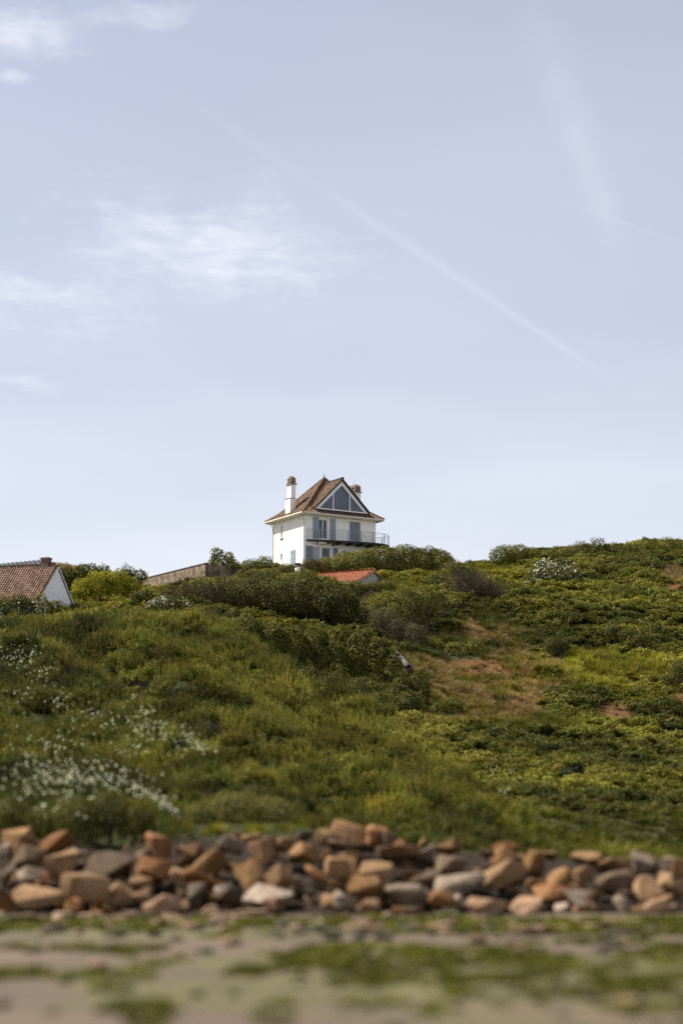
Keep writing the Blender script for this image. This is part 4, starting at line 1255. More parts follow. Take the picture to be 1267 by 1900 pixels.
CREST_PX = [-300, 0, 260, 400, 520, 640, 760, 880, 1000]
CREST_Y = [124, 124, 122, 117, 109, 100, 90, 76, 58]
def avoid(x, y, px, py):
    """no cover inside the buildings"""
    k = np.zeros(len(x), bool)
    for M_, x0, x1, y0, y1 in ((HI, -0.5, HW + .5, -0.5, HD + .5),):
        c_, s_ = M_[0][0], M_[0][1]
        lx = M_[0][0] * x + M_[0][1] * y + M_[0][3]; ly = M_[1][0] * x + M_[1][1] * y + M_[1][3]
        k |= (lx > x0) & (lx < x1) & (ly > y0) & (ly < y1)
    for o_, x0, x1, hw in ((cot, -11.2, 0.2, 3.1), (shed, -6.4, 0.3, 3.6)):
        a_ = -o_.rotation_euler.z
        dx, dy = x - o_.location.x, y - o_.location.y
        lx = dx * math.cos(a_) - dy * math.sin(a_); ly = dx * math.sin(a_) + dy * math.cos(a_)
        k |= (lx > x0) & (lx < x1) & (np.abs(ly) < hw)
    return k

r_, x, y, z, px, py = candidates(118000, 43.2, 212, 77)
keep = ~avoid(x, y, px, py)
for (cx, cy, cz, rx, ry, rz) in FOOT:                 # little grows under and right in front of a bush
    keep &= ~(((x - cx) / (rx * 0.98)) ** 2 + ((y - (cy - 0.5)) / (ry + 0.7)) ** 2 < 1)
keep &= (y > 44.3 + fbm(x, y, 2.5, 3) * 1.2)
near = np.clip(1 - (y - 44) / 80, 0, 1)
keep &= r_.random(len(x)) < np.where(y < np.interp(px, CREST_PX, CREST_Y), 0.75 + 0.2 * near, 0.6)
r0 = r_.random(len(x))
crest = np.interp(px, CREST_PX, CREST_Y)
lowf = fbm(x, y, 7.0, 101)          # broad patches of lighter and darker growth
midf = fbm(x, y, 1.9, 111)
eth = earth_at(px, py)
spur = (y < crest)
gully = np.clip(ell(px, py, 880, 1225, 150, 105) + ell(px, py, 850, 1300, 130, 45), 0, 1)
gold = ell(px, py, 60, 1054, 200, 26) * (y > 178) + ell(px, py, 1258, 1066, 50, 16) * (y > 150)
ygrass = ell(px, py, 730, 1100, 75, 26) * (y > 140) + ell(px, py, 915, 1060, 60, 18) * (y > 150) + 0.62 * ell(px, py, 1160, 1250, 110, 75) * (y > 95) + 0.6 * ell(px, py, 1060, 1240, 70, 40) * (y > 95)
lowgrass = np.clip((px - 820) / 180, 0, 1) * np.clip((72 - y) / 14, 0, 1) + 0.75 * ell(px, py, 500, 1530, 180, 50) * (y < 70) + ell(px, py, 960, 1345, 130, 18)
cover = np.full(len(x), 1)                         # 0 scrub, 1 bramble, 2 grass, 3 dry grass, 4 dead twigs
cover[spur & (r0 < 0.80)] = 0
jit = (midf - 0.5) * 1.1
cover[(lowgrass + jit > 0.42)] = 2
cover[(ygrass + jit > 0.50)] = 2
cover[(gully + jit > 0.45)] = 2
cover[(gully + jit > 0.42) & (r_.random(len(x)) < 0.68) & (lowf > 0.36)] = 3
cover[(gold + jit * 0.6 > 0.42)] = 3
tw = ell(px, py, 350, 1380, 110, 50) + .8 * ell(px, py, 500, 1440, 90, 30) + ell(px, py, 250, 1290, 70, 30) + ell(px, py, 640, 1460, 60, 20) * .5 + ell(px, py, 60, 1390, 60, 30) + 0.5 * ell(px, py, 1150, 1290, 60, 20) + .6 * ell(px, py, 1090, 1250, 50, 14) + ell(px, py, 150, 1250, 50, 25)
cover[(tw + jit > 0.72) & (r_.random(len(x)) < 0.6)] = 4
keep &= ~((eth > 0.50) & (r_.random(len(x)) < 0.58))
keep &= ~((eth > 0.25) & (cover < 2) & (y > 95) & (r_.random(len(x)) < 0.8))
scale = np.clip(0.40 + 0.0050 * (y - 44), 0.40, 0.85) * r_.uniform(0.6, 1.4, len(x)) * np.where(spur, 0.85, 1.0)
# single shrubs: every tuft belongs to the nearest shrub and sits on its rounded top
from mathutils import kdtree
nc = 7000
rc = np.random.default_rng(19)
cyy = np.sqrt(rc.random(nc) * (214 ** 2 - 43 ** 2) + 43 ** 2)
cxx = rc.uniform(-0.24, 0.24, nc) * cyy
kd = kdtree.KDTree(nc)
for i_ in range(nc): kd.insert((cxx[i_], cyy[i_], 0), i_)
kd.balance()
near2 = [kd.find_n((a_, b2, 0), 2) for a_, b2 in zip(x.tolist(), y.tolist())]
own = np.array([n_[0][1] for n_ in near2]); d1 = np.array([n_[0][2] for n_ in near2]); d2 = np.array([n_[1][2] for n_ in near2])
edge = np.clip((d2 - d1) / 0.55, 0, 1)                 # 0 in the gap between two shrubs
sh_h = (0.15 + 0.95 * rc.random(nc) ** 1.6)[own] * np.where(spur, 0.65, 0.50) * np.clip((y - 44) / 12, 0.35, 1)
sh_h = np.where(cover >= 2, sh_h * 0.25, sh_h)
dome = sh_h * np.sqrt(edge)
keep &= ~((y > crest + 3) & (y < crest + 17) & (px > 400) & (px < 720) & (r_.random(len(x)) < 0.65))
keep &= ~((edge < np.where(spur, 0.40, 0.30)) & (cover < 2) & (r_.random(len(x)) < 0.85))
ang_o = np.arctan2(y - cyy[own], x - cxx[own])
tilt_o = np.where(cover < 2, 0.75 * (1 - edge) * np.clip(sh_h / 0.5, 0, 1), 0.0)
sh_t = rc.uniform(0.55, 1.45, nc)[own][:, None] * (1 + rc.normal(size=(nc, 3)) * np.array([[0.045, 0.02, 0.05]]))[own]
# tint: broad light and dark patches, warmer on the top of the slope
tb_ = np.clip((lowf - 0.32) / 0.36, 0, 1)[:, None]
tm_ = np.clip((midf - 0.30) / 0.4, 0, 1)[:, None]
tint = (np.array([[0.42, 0.45, 0.48]]) * (1 - tb_) + np.array([[1.20, 1.14, 0.90]]) * tb_) * (0.66 + 0.62 * tm_)
tint = tint * r_.uniform(0.70, 1.30, (len(x), 1)) * r_.uniform(0.94, 1.06, (len(x), 3)) * np.where((cover < 2)[:, None], np.where(spur[:, None], sh_t * 0.92 * np.array([[0.99, 0.99, 1.02]]), 0.42 + 0.74 * sh_t), 1.0)
yb_ = np.clip(ygrass + lowgrass * 0.8, 0, 1)[:, None]
tint = tint * (1 + yb_ * np.array([[0.55, 0.52, 0.1]]))
rotz = r_.random(len(x)) * 2 * np.pi
rot = np.stack([r_.normal(size=len(x)) * 0.12 - np.sin(ang_o) * tilt_o, r_.normal(size=len(x)) * 0.12 + np.cos(ang_o) * tilt_o, rotz], 1)
COVERS = (
    ('coastal_scrub', 'feathery olive green scrub covering the long left slope', 'scrub', tufts(lambda g_: plume(g_, 14, 26, 1.0, 0.62, 0.17, 0.46), 6, m_scrub, 500), 1.0),
    ('bramble_cover', 'dense leafy bramble carpet covering the upper and right slope', 'brambles', tufts(lambda g_: leafy(g_, 300, (0.80, 0.80, 0.72), 0.19, 10), 7, m_bramble, 600), 1.0),
    ('green_grass', 'fresh green grass tufts between the brambles and on the lower right slope', 'grass', tufts(lambda g_: grass(g_, 90, 0.75, 0.42, 0.018), 5, m_grassg, 700), 0.9),
    ('dry_grass', 'dry straw coloured grass in the eroded gully and along the skyline', 'grass', tufts(lambda g_: grass(g_, 70, 0.72, 0.40, 0.011), 5, m_dry, 800), 0.85),
    ('dead_scrub', 'patches of grey brown leafless scrub among the green slope', 'scrub', tufts(lambda g_: twigs(g_, 34, 0.8, 0.6, 0.011), 4, m_twig, 900), 1.0),
)
for ci_, (nm, lb, ct, src, sm) in enumerate(COVERS):
    s_ = keep & (cover == ci_)
    n_ = int(s_.sum())
    sc_ = scale[s_] * sm
    zsc = sc_ * (0.75 + 0.5 * r_.random(n_)) * (0.6 + 0.8 * midf[s_]) * np.where(y[s_] > np.interp(px[s_], CREST_PX, CREST_Y), 0.62, 1.0)
    gn_scatter(nm, lb, ct, src, np.stack([x[s_], y[s_], z[s_] - 0.08 + dome[s_]], 1), rot[s_], np.stack([sc_, sc_, zsc], 1),
               tint[s_] if ci_ < 3 else np.clip(tint[s_], 0.6, 1.15) ** 0.5, r_.integers(0, len(src), n_))

# white flowers on the lower left
def flowers(name, label, spots, n_each, seed):
    r2 = np.random.default_rng(seed)
    P = []
    for (cx, cy, sx, sy, n_, tilt_) in spots:
        a_, b2 = r2.normal(size=n_), r2.normal(size=n_)
        P += [(cx + sx * i, cy + sy * j + tilt_ * sx * i) for i, j in zip(a_, b2)]
    V, Q, LV, off, VS, QS, offs = [], [], [], 0, [], [], 0
    for (fx, fy) in P:
        if fx < -60: continue
        lo, hi2 = 44.5, 130.0                      # where that line of sight meets the slope
        ys = np.linspace(lo, hi2, 400)
        pts = [at(fx, fy, yy) for yy in (ys[0], ys[-1])]
        rx_, rz_ = np.interp(ys, [ys[0], ys[-1]], [pts[0].x, pts[1].x]), np.interp(ys, [ys[0], ys[-1]], [pts[0].z, pts[1].z])
        g_ = hz(rx_, ys) + 0.80
        hit = np.nonzero(g_ > rz_)[0]
        if not len(hit): continue
        k = hit[0]
        v, q_, lv, st = umbels(r2, 1, 0.12, 0.05, r2.uniform(0.026, 0.050))
        base = np.array([rx_[k], ys[k], rz_[k]])
        V.append(v + base); Q.append(q_ + off); off += len(v); LV.append(lv)
        for (p_, b_) in st:
            top, bot = p_ + base, b_ + base - np.array([0, 0, 0.8])
            w_ = np.array([0.006, 0, 0])
            VS += [bot - w_, bot + w_, top + w_ * .6, top - w_ * .6]; QS.append([offs, offs + 1, offs + 2, offs + 3]); offs += 4
    o_ = empty(name, (0, 0, 0))
    tag(o_, label, 'flowers', kind='stuff')
    link('flower_heads', np_mesh('flower_heads', np.concatenate(V), np.concatenate(Q), np.concatenate(LV)), m_petal, o_)
    link('flower_stems', np_mesh('flower_stems', np.array(VS), np.array(QS), np.full(len(VS), 0.4)), m_stem, o_)
m_stem = mat_leaf('flower_stem', (0.08, 0.10, 0.03), (0.14, 0.16, 0.05))
flowers('white_flowers', 'scatter of small white flowers high at the left edge of the slope',
        ((35, 1225, 26, 16, 60, 0.1), (75, 1250, 16, 18, 60, 0.6), (55, 1290, 30, 12, 36, 0), (110, 1300, 12, 14, 30, 0.5)), 1, 1)
flowers('white_flowers', 'middle drift of white flowers scattered below the left scrub',
        ((185, 1340, 28, 12, 50, 0.1), (265, 1345, 18, 24, 60, 0.2), (320, 1365, 28, 14, 40, 0.4), (365, 1385, 10, 8, 34, 0.9), (90, 1385, 36, 16, 34, 0), (280, 1395, 44, 14, 26, 0)), 1, 2)
flowers('white_flowers', 'thick bank of white blossom just above the boulders at lower left',
        ((95, 1455, 50, 30, 150, 0.0), (165, 1440, 46, 18, 70, 0.1), (225, 1455, 32, 14, 40, 0.35), (305, 1500, 16, 5, 40, 0.8), (60, 1430, 40, 24, 30, 0), (265, 1472, 24, 10, 30, 0.6)), 1, 3)
flowers('pink_flowers', 'few pale pinkish flower stems low on the slope right of centre',
        ((905, 1430, 26, 10, 16, 0.3), (735, 1365, 12, 6, 8, 0.1), (930, 1475, 8, 4, 4, 0)), 1, 4)
flowers('white_flowers', 'tiny white specks of flower on the right hand slope',
        ((1045, 1298, 8, 4, 8, 0), (1070, 1262, 40, 30, 10, 0), (870, 1360, 60, 20, 8, 0)), 1, 5)


# ------------------------------------------------------------------ boulders
def mat_rock(name, c0, c1, c2, lichen=0.0):
    m, t, b = mat_new(name)
    co = obj_co(t)
    oi = t.new('ShaderNodeObjectInfo').outputs['Random']
    n1, n2, n3 = t.noise(co, 2.2, 6, 0.6, dist=0.4), t.noise(co, 9, 6, 0.65), t.noise(co, 40, 3, 0.6)
    cl = t.mix(t.sstep(n1, 0.35, 0.65), c0, c1)
    cl = t.mix(t.sstep(n2, 0.52, 0.72, 0, 0.75), cl, c2)
    cl = t.mix(t.sstep(n3, 0.58, 0.78, 0, 0.6), cl, (0.05, 0.038, 0.028))
    cl = t.mix(t.sstep(t.noise(co, 4.5, 5, 0.7), 0.56, 0.66, 0, 0.7), cl, tuple(0.35 * q for q in c0))
    hs = t.new('ShaderNodeHueSaturation')
    t.link(cl, hs.inputs['Color']); t.link(t.sstep(oi, 0, 1, 0.58, 1.22), hs.inputs['Value'])
    t.link(t.sstep(oi, 0, 1, 1.12, 0.98), hs.inputs['Saturation'])
    t.link(hs.outputs[0], b.inputs['Base Color'])
    b.inputs['Roughness'].default_value = 0.85
    b.inputs['Specular IOR Level'].default_value = 0.2
    bump(t, b, t.m('ADD', n2, t.m('MULTIPLY', n3, 0.5)), 0.7, 0.04)
    return m
ROCK = {
    'ochre': mat_rock('ochre_rock', (0.195, 0.106, 0.045), (0.300, 0.175, 0.082), (0.150, 0.070, 0.028)),
    'tan': mat_rock('tan_rock', (0.165, 0.094, 0.044), (0.250, 0.153, 0.078), (0.180, 0.085, 0.034)),
    'rust': mat_rock('rust_rock', (0.165, 0.072, 0.028), (0.245, 0.120, 0.050), (0.110, 0.052, 0.026)),
    'brown': mat_rock('brown_rock', (0.070, 0.046, 0.028), (0.115, 0.076, 0.046), (0.120, 0.070, 0.038)),
    'grey': mat_rock('grey_rock', (0.125, 0.092, 0.064), (0.195, 0.150, 0.110), (0.105, 0.066, 0.039)),
    'pale': mat_rock('pale_rock', (0.240, 0.180, 0.125), (0.350, 0.280, 0.212), (0.220, 0.122, 0.062)),
    'pink': mat_rock('pink_rock', (0.190, 0.108, 0.060), (0.275, 0.172, 0.105), (0.160, 0.082, 0.042)),
}
def rock_mesh(name, dims, seed, npts=13, bev=0.075, boxy=0.6):
    """an angular broken block: hull of random points, edges worn round, faces slightly uneven"""
    r2 = random.Random(seed)
    bm = bmesh.new()
    for i in range(npts):
        v = Vector((r2.gauss(0, 1), r2.gauss(0, 1), r2.gauss(0, 1))).normalized()
        w = Vector([max(-1, min(1, c * 1.6)) for c in v])
        v = v.lerp(w, boxy) * r2.uniform(0.82, 1.05)
        bm.verts.new((v.x * dims[0] / 2, v.y * dims[1] / 2, v.z * dims[2] / 2))
    res = bmesh.ops.convex_hull(bm, input=bm.verts)
    junk = list({g for g in res['geom_interior'] + res['geom_unused'] if isinstance(g, bmesh.types.BMVert) and g.is_valid})
    if junk: bmesh.ops.delete(bm, geom=junk, context='VERTS')
    bmesh.ops.dissolve_limit(bm, angle_limit=R(14), verts=bm.verts, edges=bm.edges)
    bmesh.ops.bevel(bm, geom=list(bm.edges), offset=min(dims) * bev, segments=2, profile=0.6, affect='EDGES', clamp_overlap=True)
    bmesh.ops.triangulate(bm, faces=bm.faces)
    bmesh.ops.subdivide_edges(bm, edges=[e for e in bm.edges if e.calc_length() > min(dims) * 0.22], cuts=1)
    bmesh.ops.triangulate(bm, faces=bm.faces)
    bm.normal_update()
    P = np.array([v.co[:] for v in bm.verts])
    nz = noise3(P + seed * 3.1, max(dims) * 0.30, seed % 50) * 0.07 * min(dims) + noise3(P + seed, max(dims) * 0.11, 3) * 0.045 * min(dims)
    for v, d_ in zip(bm.verts, nz):
        v.co += v.normal * float(d_)
    me = bpy.data.meshes.new(name)
    bm.to_mesh(me); bm.free()
    for p_ in me.polygons: p_.use_smooth = True
    try: me.set_sharp_from_angle(angle=R(28))
    except Exception: pass
    return me

# (column, row, width, height, colour, tilt, label): the ones that can be told apart in the photograph
BOULDERS = [
    (39, 1568, 56, 62, 'ochre', -8, 'tall ochre boulder standing at the top left corner of the rock pile'),
    (104, 1566, 80, 34, 'rust', -28, 'rust coloured slab tilted up to the right near the top left'),
    (60, 1593, 60, 40, 'brown', 10, 'dark reddish boulder under the tilted rust slab at top left'),
    (150, 1576, 20, 18, 'pale', 0, 'small pale stone just right of the tilted rust slab'),
    (120, 1610, 76, 58, 'tan', 4, 'big smooth tan boulder in the middle of the left group'),
    (198, 1607, 86, 58, 'brown', 6, 'dark brown block right of the big smooth tan boulder'),
    (48, 1624, 60, 26, 'pale', -10, 'flat pale pinkish stone catching the sun at the left'),
    (76, 1662, 104, 44, 'tan', -8, 'long brown slab lying low at the bottom left'),
    (167, 1650, 100, 52, 'tan', 8, 'wide tan slab with dark shaded front left of the tall stack'),
    (287, 1580, 58, 52, 'rust', 5, 'upper rust brown block of the tall stack at left'),
    (288, 1616, 66, 48, 'rust', -4, 'lower rust brown block of the tall stack at left'),
    (262, 1636, 34, 28, 'tan', 20, 'small tan rock at the left foot of the tall stack'),
    (221, 1664, 44, 46, 'tan', 30, 'tan wedge leaning against the wide slab near bottom left'),
    (263, 1660, 34, 26, 'pink', -6, 'small pinkish tan rock below the tall stack'),
    (303, 1676, 66, 42, 'pink', -5, 'broad pinkish tan rock at the base below the tall stack'),
    (8, 1676, 36, 36, 'rust', 0, 'rusty rock cut off by the left edge at the base of the pile'),
    (138, 1680, 30, 24, 'rust', 0, 'small rusty rock wedged under the wide tan slab'),
    (10, 1578, 28, 26, 'grey', 0, 'light grey stone at the left edge beside the tall ochre boulder'),
    (354, 1586, 46, 28, 'tan', -42, 'narrow tan slab leaning left of the big tilted ochre slab'),
    (383, 1600, 76, 46, 'ochre', -52, 'big steeply tilted ochre slab in the left middle of the pile'),
    (427, 1573, 44, 42, 'grey', 0, 'dark grey block right of the tilted ochre slab'),
    (437, 1551, 20, 18, 'pink', 0, 'small pink stone on the crest above the dark grey block'),
    (465, 1553, 32, 26, 'tan', 20, 'tan stone on the crest right of the small pink one'),
    (492, 1578, 52, 44, 'tan', -24, 'rounded tan boulder below the crest left of centre'),
    (525, 1568, 34, 30, 'tan', 12, 'smaller tan boulder leaning on the rounded one left of centre'),
    (456, 1620, 58, 54, 'ochre', 10, 'ochre boulder with one pale face left of centre'),
    (510, 1622, 60, 44, 'ochre', -22, 'plump ochre boulder right of the pale faced one'),
    (562, 1590, 52, 42, 'ochre', -35, 'bright sunlit ochre boulder tilted left just before the centre'),
    (592, 1626, 52, 30, 'rust', 14, 'low orange slab under the bright tilted boulder'),
    (380, 1636, 72, 34, 'rust', 16, 'orange slab below the big steeply tilted ochre slab'),
    (333, 1626, 36, 24, 'tan', 10, 'small tan rock between tall stack and orange slab'),
    (366, 1664, 48, 42, 'grey', -20, 'pale grey block low in the left middle'),
    (430, 1668, 50, 32, 'brown', 0, 'dark brown block low between two pale grey ones'),
    (495, 1660, 90, 34, 'pale', 6, 'long pale grey pink block low left of centre'),
    (417, 1650, 34, 22, 'pale', 0, 'small pale stone above the low dark brown block'),
    (512, 1679, 50, 26, 'pink', 4, 'pinkish block at the base under the long pale one'),
    (571, 1642, 52, 38, 'grey', 0, 'grey block below the low orange slab near centre'),
    (606, 1551, 38, 28, 'tan', -20, 'tan crest stone left of the ochre block on the top'),
    (624, 1608, 46, 34, 'ochre', 5, 'sunlit ochre rock just left of the round ochre one at centre'),
    (391, 1688, 34, 22, 'pink', 0, 'small pink rock at the base left of centre'),
    (566, 1554, 34, 24, 'brown', 0, 'brown stone on the crest above the bright tilted boulder'),
    (642, 1549, 54, 46, 'ochre', 6, 'square ochre block standing on top of the pile at centre'),
    (650, 1572, 78, 22, 'brown', 4, 'flat brown slab directly under the square ochre block'),
    (698, 1550, 38, 36, 'rust', 0, 'rounded orange stone on the crest right of the square block'),
    (724, 1557, 36, 30, 'brown', 0, 'dark stone on the crest beside the rounded orange one'),
    (741, 1584, 76, 28, 'pink', 6, 'flat pinkish white slab near the top right of centre'),
    (792, 1586, 44, 30, 'grey', -14, 'lilac grey stone right of the flat pinkish slab'),
    (828, 1576, 50, 28, 'tan', -24, 'pointed tan stone rising right of the lilac grey one'),
    (648, 1592, 54, 20, 'tan', 0, 'thin tan slab in the centre under the flat brown slab'),
    (641, 1614, 54, 40, 'ochre', 8, 'round ochre boulder at the centre of the pile'),
    (700, 1619, 60, 38, 'tan', -5, 'greyish tan rock behind the square topped block at centre'),
    (685, 1648, 72, 50, 'ochre', 3, 'square topped ochre block with dark front low at centre'),
    (633, 1668, 46, 32, 'pale', 0, 'pale grey rock at the base left of the square topped block'),
    (681, 1682, 46, 24, 'pink', 0, 'pinkish rock at the base below the square topped block'),
    (754, 1664, 96, 42, 'pale', 8, 'large pale grey block at the base right of centre'),
    (790, 1634, 56, 46, 'brown', 0, 'dark brown rock above the large pale grey block'),
    (850, 1638, 90, 42, 'grey', -16, 'long greyish tan boulder sloping left of the big dome'),
    (920, 1624, 104, 50, 'tan', -2, 'big orange tan dome shaped boulder right of centre'),
    (820, 1672, 48, 34, 'rust', 0, 'orange rock at the base below the long greyish boulder'),
    (853, 1670, 38, 24, 'pale', 0, 'small pale rock at the base right of the orange one'),
    (908, 1676, 70, 30, 'pink', 4, 'low pale pink slab at the base under the big dome'),
    (941, 1585, 44, 36, 'ochre', -16, 'ochre stone resting on top behind the big dome'),
    (840, 1608, 66, 34, 'brown', 5, 'dark brown slab above the long greyish tan boulder'),
    (993, 1604, 42, 42, 'ochre', 25, 'rounded ochre stone upper right of the big dome'),
    (1032, 1630, 46, 36, 'ochre', -10, 'ochre rock in the right part above a flat brown one'),
    (1018, 1652, 62, 34, 'rust', 8, 'flat rusty brown rock right of the big dome'),
    (976, 1683, 60, 28, 'pink', -4, 'sunlit pinkish rock at the base right of the dome'),
    (1090, 1591, 58, 26, 'tan', -6, 'tan slab on the crest in the right part'),
    (1082, 1624, 46, 28, 'tan', -16, 'small tan slab below the crest slab in the right part'),
    (1145, 1606, 60, 26, 'tan', -4, 'tan lid stone over the dark block at right'),
    (1143, 1638, 66, 58, 'brown', 0, 'big dark brown block with shaded face at right'),
    (1192, 1606, 50, 42, 'grey', 10, 'light lilac grey block on the crest at right'),
    (1204, 1646, 56, 42, 'tan', -6, 'tan boulder below the lilac grey block at right'),
    (1243, 1602, 34, 32, 'pale', -30, 'pale grey pointed stone on the crest near the right edge'),
    (1264, 1613, 36, 34, 'ochre', 0, 'orange stone cut by the right edge near the crest'),
    (1243, 1638, 56, 36, 'tan', 8, 'tan boulder near the right edge under the pointed stone'),
    (1160, 1676, 44, 28, 'pale', 0, 'pale stone at the base below the big dark block'),
    (1218, 1682, 46, 32, 'pink', 0, 'pinkish stone at the base near the right edge'),
    (1066, 1668, 46, 34, 'grey', 0, 'grey block low in the right part'),
    (1256, 1690, 40, 30, 'brown', 0, 'brown stone at the base against the right edge'),
    (1125, 1722, 26, 22, 'ochre', 0, 'single ochre stone lying on the beach in front of the right rocks'),
]
def place_rock(name, px, py, w, h, colr, tilt, label, seed, group=None, depth=None):
    Y = depth or 38.2 + max(0.0, (1690 - py)) / 150 * 4.9 + random.Random(seed + 1).uniform(-0.35, 0.25)
    if py > 1695: Y = 33.5
    c = at(px, py, Y)
    dims = (w * Y / F * 1.16, max(w, h) * Y / F * 1.0, h * Y / F * 1.2)
    me = rock_mesh(name, dims, seed)
    o_ = link(name, me, ROCK[colr])
    o_.location = c
    r2 = random.Random(seed)
    o_.rotation_euler = (r2.uniform(-.28, .28), R(tilt) + r2.uniform(-.12, .12), r2.uniform(-.5, .5))
    tag(o_, label, 'boulder' if w >= 30 else 'stone', group)
    return o_
for i, (px, py, w, h, colr, tilt, label) in enumerate(BOULDERS):
    place_rock('boulder', px, py, w, h, colr, tilt, label, 300 + i * 7, 'boulders of the rock pile')

# smaller rubble filling the gaps
LANDMARK = [(39, 1568, 'tall ochre boulder at top left'), (104, 1566, 'tilted rust slab at top left'), (120, 1610, 'big smooth tan boulder at left'),
    (198, 1607, 'dark brown block at left'), (48, 1624, 'flat pale pinkish stone at left'), (76, 1662, 'long brown slab at bottom left'), (167, 1650, 'wide tan slab at bottom left'),
    (287, 1598, 'tall rusty stack at left'), (303, 1676, 'broad pinkish rock below the stack'), (383, 1600, 'steeply tilted ochre slab'), (427, 1573, 'dark grey block near the crest'),
    (492, 1578, 'rounded tan boulder left of centre'), (456, 1620, 'pale faced ochre boulder'), (510, 1622, 'plump ochre boulder'), (562, 1590, 'bright tilted boulder before the centre'),
    (430, 1668, 'low dark brown block'), (495, 1660, 'long pale grey pink block'), (571, 1642, 'grey block near centre'), (642, 1549, 'square ochre block on the top'),
    (641, 1614, 'round ochre boulder at centre'), (685, 1648, 'square topped ochre block'), (741, 1584, 'flat pinkish white slab'), (754, 1664, 'large pale grey base block'),
    (850, 1638, 'long greyish tan boulder'), (920, 1624, 'big orange tan dome'), (828, 1576, 'pointed tan stone'), (993, 1604, 'rounded ochre stone right of the dome'),
    (1032, 1640, 'flat rusty rock right of the dome'), (1090, 1591, 'tan crest slab at right'), (1066, 1668, 'low grey block at right'), (1143, 1638, 'big dark brown block at right'),
    (1192, 1606, 'lilac grey crest block at right'), (1204, 1646, 'tan boulder under the lilac block'), (1243, 1602, 'pale pointed stone at right'), (1243, 1660, 'tan boulder near the right edge')]
DIRS = ['right of', 'lower right of', 'below', 'lower left of', 'left of', 'upper left of', 'above', 'upper right of']
def where(px, py):
    lx, ly, nm = min(LANDMARK, key=lambda l: (l[0] - px) ** 2 + 1.6 * (l[1] - py) ** 2)
    return DIRS[int(round(math.atan2(py - ly, px - lx) / (math.pi / 4))) % 8], nm
TONE = {'ochre': 'ochre', 'tan': 'tan', 'rust': 'rusty', 'brown': 'dark brown', 'grey': 'grey', 'pale': 'pale', 'pink': 'pinkish'}
FILL = [rock_mesh(f'rubble_stone_{i}', (1.0, 0.9, 0.72), 900 + i, 12) for i in range(14)]
KEYS = ['ochre', 'tan', 'rust', 'brown', 'grey', 'pale', 'pink']
fill_by, seen_lb = {}, set()
r2 = random.Random(5)
for i in range(300):
    px = r2.uniform(-25, 1295)
    top = np.interp(px, [0, 300, 640, 900, 1267], [1556, 1562, 1548, 1572, 1590])
    py = top + (1704 - top) * r2.random() ** 0.75
    low = (py - top) / (1704 - top)
    w = (11 + 34 * r2.random() ** 1.9) * (0.95 if px < 900 else 1.15)
    key = r2.choices(KEYS, (2.5, 3.5, 3, 8, 0.5 + (1.5 if px > 800 else 0), .2 + 1.0 * low, .4 + 1.0 * low))[0]  # brown weighted up so the rubble colour carries the shade of the crevices
    k = (r2.randrange(14), key)
    if k not in fill_by:
        me = FILL[k[0]].copy(); me.materials.clear(); me.materials.append(ROCK[key]); fill_by[k] = me
    o_ = link('rubble_stone', fill_by[k])
    Y = 38.35 + max(0.0, 1690 - py) / 150 * 4.9 + r2.uniform(0.15, 0.6)
    c = at(px, py, Y)
    s_ = w * Y / F * 1.1
    o_.location = c
    o_.scale = (s_, s_, s_ * r2.uniform(0.6, 1.1))
    o_.rotation_euler = (r2.uniform(-.5, .5), r2.uniform(-.5, .5), r2.uniform(0, 6.28))
    dr, nm = where(px, py)
    for size in (('tiny' if w < 24 else 'small' if w < 38 else 'medium'), ('little' if w < 24 else 'lesser' if w < 38 else 'middling'), ('slight' if w < 24 else 'modest' if w < 38 else 'fair sized')):
        lb = f'{size} {TONE[key]} rubble stone {dr} the {nm}'
        if lb not in seen_lb: break
    seen_lb.add(lb)
    tag(o_, lb, 'stone', 'small rubble between the boulders')

# ------------------------------------------------------------------ stones and weed on the beach
m_weedrock = mat_rock('algae_stone', (0.055, 0.056, 0.018), (0.13, 0.122, 0.038), (0.16, 0.130, 0.070))
m_wetrock = mat_rock('wet_stone', (0.036, 0.030, 0.022), (0.080, 0.064, 0.046), (0.10, 0.080, 0.045))
m_dryrock = mat_rock('dry_beach_stone', (0.16, 0.100, 0.056), (0.26, 0.180, 0.115), (0.10, 0.062, 0.036))
WR = [[], [], []]
for i in range(8):
    for j, mt in enumerate((m_weedrock, m_wetrock, m_dryrock)):
        me = rock_mesh(f'beach_stone_{i}', (1.0, 1.0, 0.5), 1300 + i, 14); me.materials.append(mt); WR[j].append(me)
beach_list = []
for i in range(300):
    px, t_ = r2.uniform(-20, 1290), r2.random()
    if t_ < 0.5: py = r2.uniform(1690, 1716) + (0 if px < 500 else 6)
    elif t_ < 0.74: py = r2.gauss(1722, 7) - (4 if px < 500 else -5)
    else:
        py = r2.uniform(1738, 1890)
        if px < 420 and r2.random() < 0.55: continue
    Y = min(max(CAMZ * F / (py - 1545), 14.5), 37.6)
    wpx = 14 + 34 * r2.random() ** 1.5 if t_ < 0.5 else r2.uniform(16, 42) * (1.1 if t_ >= 0.74 else 1.0)
    kind = r2.choices((0, 1, 2), (1.5, 1.5, 5) if t_ < 0.5 else (3, 3, 1.5))[0]
    beach_list.append((px, py, Y, wpx, kind))
rank = {}
